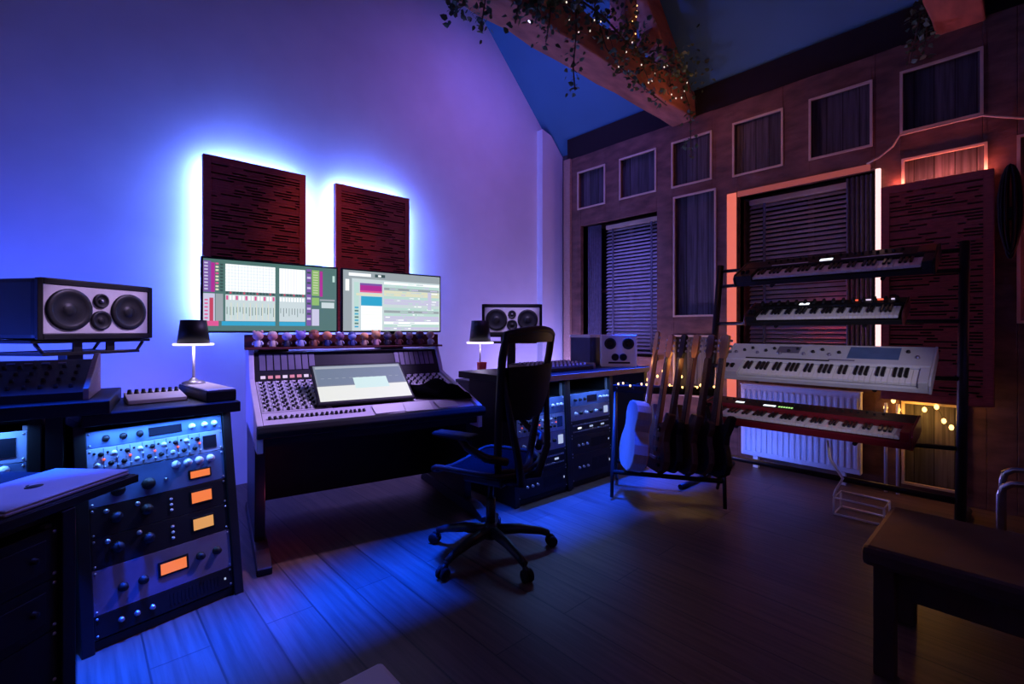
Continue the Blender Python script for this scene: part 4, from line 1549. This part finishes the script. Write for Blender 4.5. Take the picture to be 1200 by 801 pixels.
T1, T2, T3, T4 = R(25), R(26), R(30), R(10)
keyboard('black synthesizer with white displays on the top tier of the stand', (3.74, 1.52, 1.535), T1, 1.165, .32, .085, 5, .135, 1.06 + .04, 'black')
keyboard('small black synthesizer with wooden cheeks on the second tier', (3.68, 1.42, 1.235), T2, .93, .25, .075, 5, .085, .90, 'small')
keyboard('large silver grey synthesizer tilted on the third tier', (3.50, 1.54, .845), T3, 1.19, .38, .075, 5, .15, 1.13, 'grey')
keyboard('red stage keyboard with weighted keys on the lowest tier', (3.50, 1.70, .515), T4, 1.27, .33, .105, 6, .11, 1.21, 'red')

t = thing('keyboard_stand', 'black four tier keyboard stand in front of the plank wall', 'keyboard stand', (0, 0, 0))
def post_x(z): return 3.72 + .33 * z / 1.75
for y in (1.76, .25):
    MB().tube([(3.72, y, .03), (post_x(1.75), y, 1.75)], .026, 10).build('post', M['blackmetal'], t)
    MB().tube([(3.35, y, .02), (3.50, y, .022), (4.2, y, .022), (4.3, y, .02)], .02, 8).build('foot', M['blackmetal'], t)
MB().cyl((3.76, .25, .21), (3.76, 1.76, .21), .02, n=10).build('cross_bar', M['blackmetal'], t)
MB().cyl((post_x(1.70), .25, 1.70), (post_x(1.70), 1.76, 1.70), .014, n=10).build('cross_bar', M['blackmetal'], t)
for (x0, y0, z0), tilt, w, d in (((3.74, 1.52, 1.535), T1, 1.165, .32), ((3.68, 1.42, 1.235), T2, .93, .25), ((3.50, 1.54, .845), T3, 1.19, .38), ((3.50, 1.70, .515), T4, 1.27, .33)):
    ct, st_ = math.cos(tilt), math.sin(tilt)
    r_ = .013
    def on(l, off): return (x0 + l * ct + off * st_, z0 + l * st_ - off * ct)
    for fy in (.22, .78):
        y = y0 - w * fy
        a = on(.02, r_ + .004)
        b = on(d - .01, r_ + .004)
        yy = 1.76 if fy < .5 else .25
        MB().tube([(a[0], y, a[1]), (b[0], y, b[1])], r_, 8).build('arm', M['blackmetal'], t)
    m_ = on(d * .55, .03)
    zc = m_[1] - .012
    MB().tube([(post_x(zc), 1.76, zc), (m_[0], y0 - w * .22 + .05, zc), (m_[0], y0 - w * .78 - .05, zc), (post_x(zc), .25, zc)], .014, 8).build('tier_bar', M['blackmetal'], t)

# radiator below the right window
t = thing('radiator', 'white panel radiator under the right window behind the keyboards', 'radiator', (4.40, 1.28, .10))
MB().box(-.03, -.44, 0, .03, .44, .62).build('panel', M['white'], t, bevel=.008)
mb = MB()
for k in range(20):
    y = -.41 + k * .043
    mb.box(-.038, y - .012, .04, -.03, y + .012, .58)
mb.build('ribs', M['white'], t, bevel=.004)
MB().box(-.04, -.44, .62, .04, .44, .63).build('grille', M['white'], t)
MB().box(-.02, .3, -.1, .02, .34, 0).build('foot', M['white'], t)
MB().box(-.02, -.34, -.1, .02, -.3, 0).build('foot', M['white'], t)
for k, y in enumerate((.70, .63)):
    mb = MB().tube([(4.43, y, 0), (4.43, y, .60), (4.44, y, .66)], .011, 8)
    tag(mb.build('heating_pipe', M['white']), ('thin white pipe on the wall right of the radiator, nearer it', 'thin white pipe on the wall right of the radiator, farther from it')[k], 'pipe', 'heating pipes')
area('radiator_glow', (4.0, 1.55, .10), (4.4, 1.45, .5), .5, .05, 2.2, (.08, .16, 1), 150)

# ================================================================ small things on the wood wall
mb = MB()
for k in range(13):
    a, b = .012 + .0035 * (k * 5 % 13) + 0 * k, .26 + .008 * (k % 5)
    a0, b0 = .035 + .004 * k, .26 + .008 * (k % 4)
    mb.tube([(-.02 - .004 * (k % 3) * 2 - .006 * k, a * math.cos(q), -b + b * math.sin(q)) for q in [2 * PI * i / 28 for i in range(28)]], .006, 6, closed=True)
t = thing('cable_bundle', 'bundle of black cables hung beside the right wall panel', 'cables', (4.40, .06, 2.24))
mb.build('loops', M['soft'], t)
MB().cyl((-.07, 0, 0), (.075, 0, 0), .008, n=8).build('hook', M['steel'], t)
MB().box(-.075, -.05, -.34, -.01, .05, -.26).build('tie', M['black'], t, bevel=.01)
mb = MB().tube([(4.44, .82, 2.47), (4.44, .74, 2.50), (4.44, .66, 2.56), (4.44, .62, 2.63), (4.45, .40, 2.635), (4.45, .19, 2.635), (4.44, .12, 2.60), (4.44, .0, 2.55), (4.44, -.2, 2.54)], .007, 6)
tag(mb.build('wall_cable', M['moulding']), 'pale cable running along the plank wall at upper right', 'cable')
# white cable and wire frame on the floor
mb = MB().tube([(3.72, .90, .46), (3.70, .88, .34), (3.66, .80, .24), (3.66, .84, .15), (3.62, .84, .122)], .008, 6)
tag(mb.build('white_cable', M['white']), 'white cable hanging from under the red keyboard', 'cable')
fp = []
for (x, y) in ((3.62, .84), (3.62, .58), (3.80, .58), (3.80, .84)):
    fp.append((x, y))
mb = MB()
for z in (.012, .115):
    mb.tube([(x, y, z) for x, y in fp], .007, 6, closed=True)
for x, y in fp:
    mb.cyl((x, y, .012), (x, y, .115), .006, n=6)
tag(mb.build('wire_frame', M['white']), 'low white wire frame on the floor under the keyboard stand', 'wire frame')


# ================================================================ FOREGROUND
t = thing('bench', 'low brown bench in the dark right foreground, its end catching orange light', 'bench', (2.02, .39, 0))
MB().box(0, -1.25, .38, .56, 0, .45).build('seat', M['bench'], t, bevel=.02)
for x in (.03, .47):
    for y in (-1.22, -.09):
        MB().box(x, y, 0, x + .06, y + .06, .38).build('leg', M['bench'], t, bevel=.004)
MB().box(.06, -1.19, .28, .50, -.06, .37).build('apron', M['bench'], t)
t = thing('tubular_stool', 'tubular steel stool at the right edge of the picture', 'stool', (3.30, .03, 0))
for x in (0, .34):
    MB().tube([(x, .05, .012), (x, .05, .40), (x, .04, .44), (x, .01, .465), (x, -.03, .47), (x, -.35, .47), (x, -.39, .455), (x, -.41, .40), (x, -.41, .012)], .016, 10).build('leg_frame', M['chrome'], t)
MB().box(-.01, -.38, .487, .35, -.08, .53).build('seat', M['soft'], t, bevel=.015)
t = thing('side_table', 'pale square side table whose corner shows at the bottom edge', 'table', (.513, .995, 0))
MB().box(-.46, -.46, .42, 0, 0, .45).build('tabletop', M['white'], t, bevel=.012)
for x in (-.44, -.07):
    for y in (-.44, -.07):
        MB().box(x, y, 0, x + .05, y + .05, .42).build('leg', M['black'], t, bevel=.004)


# ================================================================ IVY AND FAIRY LIGHTS
def leaf_at(mb, p, s, rnd):
    q = Euler((rnd.uniform(-1.2, 1.2), rnd.uniform(-1.2, 1.2), rnd.uniform(0, 6.28))).to_matrix().to_4x4()
    mb.T = Matrix.Translation(p) @ q
    mb.add([(0, 0, 0), (.35 * s, .25 * s, .06 * s), (.28 * s, .62 * s, .05 * s), (0, s, -.06 * s), (-.28 * s, .62 * s, .05 * s), (-.35 * s, .25 * s, .06 * s), (0, .5 * s, 0)],
           [(0, 1, 6), (1, 2, 6), (2, 3, 6), (3, 4, 6), (4, 5, 6), (5, 0, 6)])


def ivy(label, spine, trails, n, seed, spread=(.12, .16, .10)):
    rnd = random.Random(seed)
    t = thing('ivy_garland', label, 'ivy', spine[0])
    o = Vector(spine[0])
    vm = MB()
    vm.tube([Vector(p) - o for p in spine], .008, 6)
    lm = MB()
    def along(pts, k):
        k *= (len(pts) - 1)
        i = min(int(k), len(pts) - 2)
        return Vector(pts[i]).lerp(Vector(pts[i + 1]), k - i)
    for _ in range(n):
        p = along(spine, rnd.random()) - o + Vector((rnd.gauss(0, spread[0]), rnd.gauss(0, spread[1] * .6), rnd.gauss(0, spread[2])))
        p.x = min(p.x, 4.40 - o.x)
        leaf_at(lm, p, rnd.uniform(.028, .055), rnd)
    for pts, cnt in trails:
        vm.tube([Vector(p) - o for p in pts], .005, 5)
        for _ in range(cnt):
            p = along(pts, rnd.random() ** .8) - o + Vector((rnd.gauss(0, .035), rnd.gauss(0, .035), rnd.gauss(0, .03)))
            p.x = min(p.x, 4.42 - o.x)
            leaf_at(lm, p, rnd.uniform(.026, .05), rnd)
    lm.T = Matrix.Identity(4)
    vm.build('vine', M['vine'], t)
    l = lm.build('leaves', M['leaf'], t, fix=False)
    l['kind'] = 'stuff'
    return t


sp = [(x, 2.16, (3.47 if x < 2.7 else 3.53) + .05 * math.sin(x * 5)) for x in [1.2 + i * .25 for i in range(13)]]
ivy('thick green ivy draped along the nearer oak truss beam', sp,
    [([(2.62, 2.17, 3.55), (2.60, 2.15, 3.30), (2.58, 2.16, 3.05), (2.60, 2.16, 2.90)], 70),
     ([(2.35, 2.17, 3.5), (2.33, 2.15, 3.3), (2.30, 2.16, 3.12)], 45),
     ([(1.80, 2.17, 3.5), (1.78, 2.15, 3.2), (1.75, 2.16, 3.00)], 110),
     ([(2.05, 2.17, 3.5), (2.05, 2.15, 3.3), (2.02, 2.16, 3.12)], 90),
     ([(2.2, 2.17, 3.5), (2.22, 2.15, 3.35), (2.2, 2.16, 3.2)], 60),
     ([(1.60, 2.17, 3.5), (1.56, 2.15, 3.2), (1.57, 2.16, 2.96)], 110),
     ([(2.9, 2.17, 3.5), (2.95, 2.15, 3.34), (3.15, 2.15, 3.26), (3.5, 2.17, 3.24), (3.9, 2.18, 3.22)], 120),
     ([(4.2, 2.18, 3.5), (4.3, 2.16, 3.3), (4.33, 2.17, 3.05), (4.34, 2.17, 2.86)], 60)], 1500, 5)
ivy('small ivy sprig hanging from the truss end at upper right', [(4.25, .16, 3.62), (4.0, .15, 3.62), (3.7, .16, 3.62)],
    [([(4.25, .20, 3.6), (4.26, .46, 3.5), (4.28, .50, 3.3), (4.31, .55, 3.08)], 110), ([(4.30, .46, 3.5), (4.34, .46, 3.25), (4.36, .49, 3.15)], 60)], 90, 8)


def fairy_string(label, pts, nb, bulb, seed, r=.007):
    rnd = random.Random(seed)
    o = Vector(pts[0])
    t = thing('fairy_lights', label, 'fairy lights', o)
    MB().tube([Vector(p) - o for p in pts], .0025, 5).build('wire', M['wire'], t)
    b0 = None
    for i in range(nb):
        k = (i + rnd.random() * .6) / nb * (len(pts) - 1)
        j = min(int(k), len(pts) - 2)
        p = Vector(pts[j]).lerp(Vector(pts[j + 1]), k - j) - o + Vector((0, rnd.uniform(-.006, .006), -.008))
        if b0 is None:
            b0 = MB().ball((0, 0, 0), r, 8, 0, (1, 1, 1.4)).build('bulb', bulb, t)
            b0.location = p
        else:
            copy_part(b0, t, p)
    return t


rnd = random.Random(2)
fairy_string('warm fairy lights wound along the nearer oak truss beam', [(2.3 + i * .14, 2.17 - .03 * (i % 2), 3.34 + .15 * math.sin(i * 1.9) + .08) for i in range(16)], 26, M['bulbcool'], 3, .0055)
fairy_string('warm fairy lights on the queen post of the nearer truss', [(3.45 + .06 * math.sin(i * 2.2), 2.22, 3.58 + i * .09) for i in range(9)], 12, M['bulb'], 4, .0045)
fairy_string('warm fairy lights on the plank wall behind the guitars', [(4.44, 2.85 - i * .085, .72 + .10 * math.sin(i * 2.1)) for i in range(12)], 16, M['bulb'], 5, .012)
fairy_string('warm fairy lights wound along the bar of the guitar rack', [in_rack(-.36 + i * .06, .05 - .02 * (i % 2), .80 + .015 * math.sin(i * 2.3)) for i in range(13)], 14, M['bulb'], 9, .007)
fairy_string('warm fairy lights on the plank wall behind the red keyboard', [(4.44, .72 - i * .06, .60 + .09 * math.sin(i * 1.7)) for i in range(8)], 9, M['bulb'], 6, .014)
point('fairy_glow', (4.20, 2.10, .80), 2.2, (1, .55, .12), .05)
point('fairy_glow', (4.20, 2.55, .80), 2.0, (1, .52, .12), .05)
point('fairy_glow', (4.38, .50, .60), 2.4, (1, .46, .08), .04)
spot('bench_spot', in_rack(.30, -.06, .86), (2.24, .39, .36), 55, (1, .40, .08), 20, .9)  # added warm spot, aimed to tint the bench end orange
point('red_glow', (4.44, 1.05, 1.40), .9, (1, .08, .08), .03)
point('fairy_glow', (4.40, .70, .78), .5, (1, .50, .10), .03)
point('fairy_glow', (4.40, .74, 1.12), .12, (1, .55, .15), .02)
point('fairy_glow', in_rack(.10, -.10, .98), .35, (1, .50, .16), .03)
point('fairy_glow', in_rack(-.15, -.06, .98), .25, (1, .50, .20), .03)
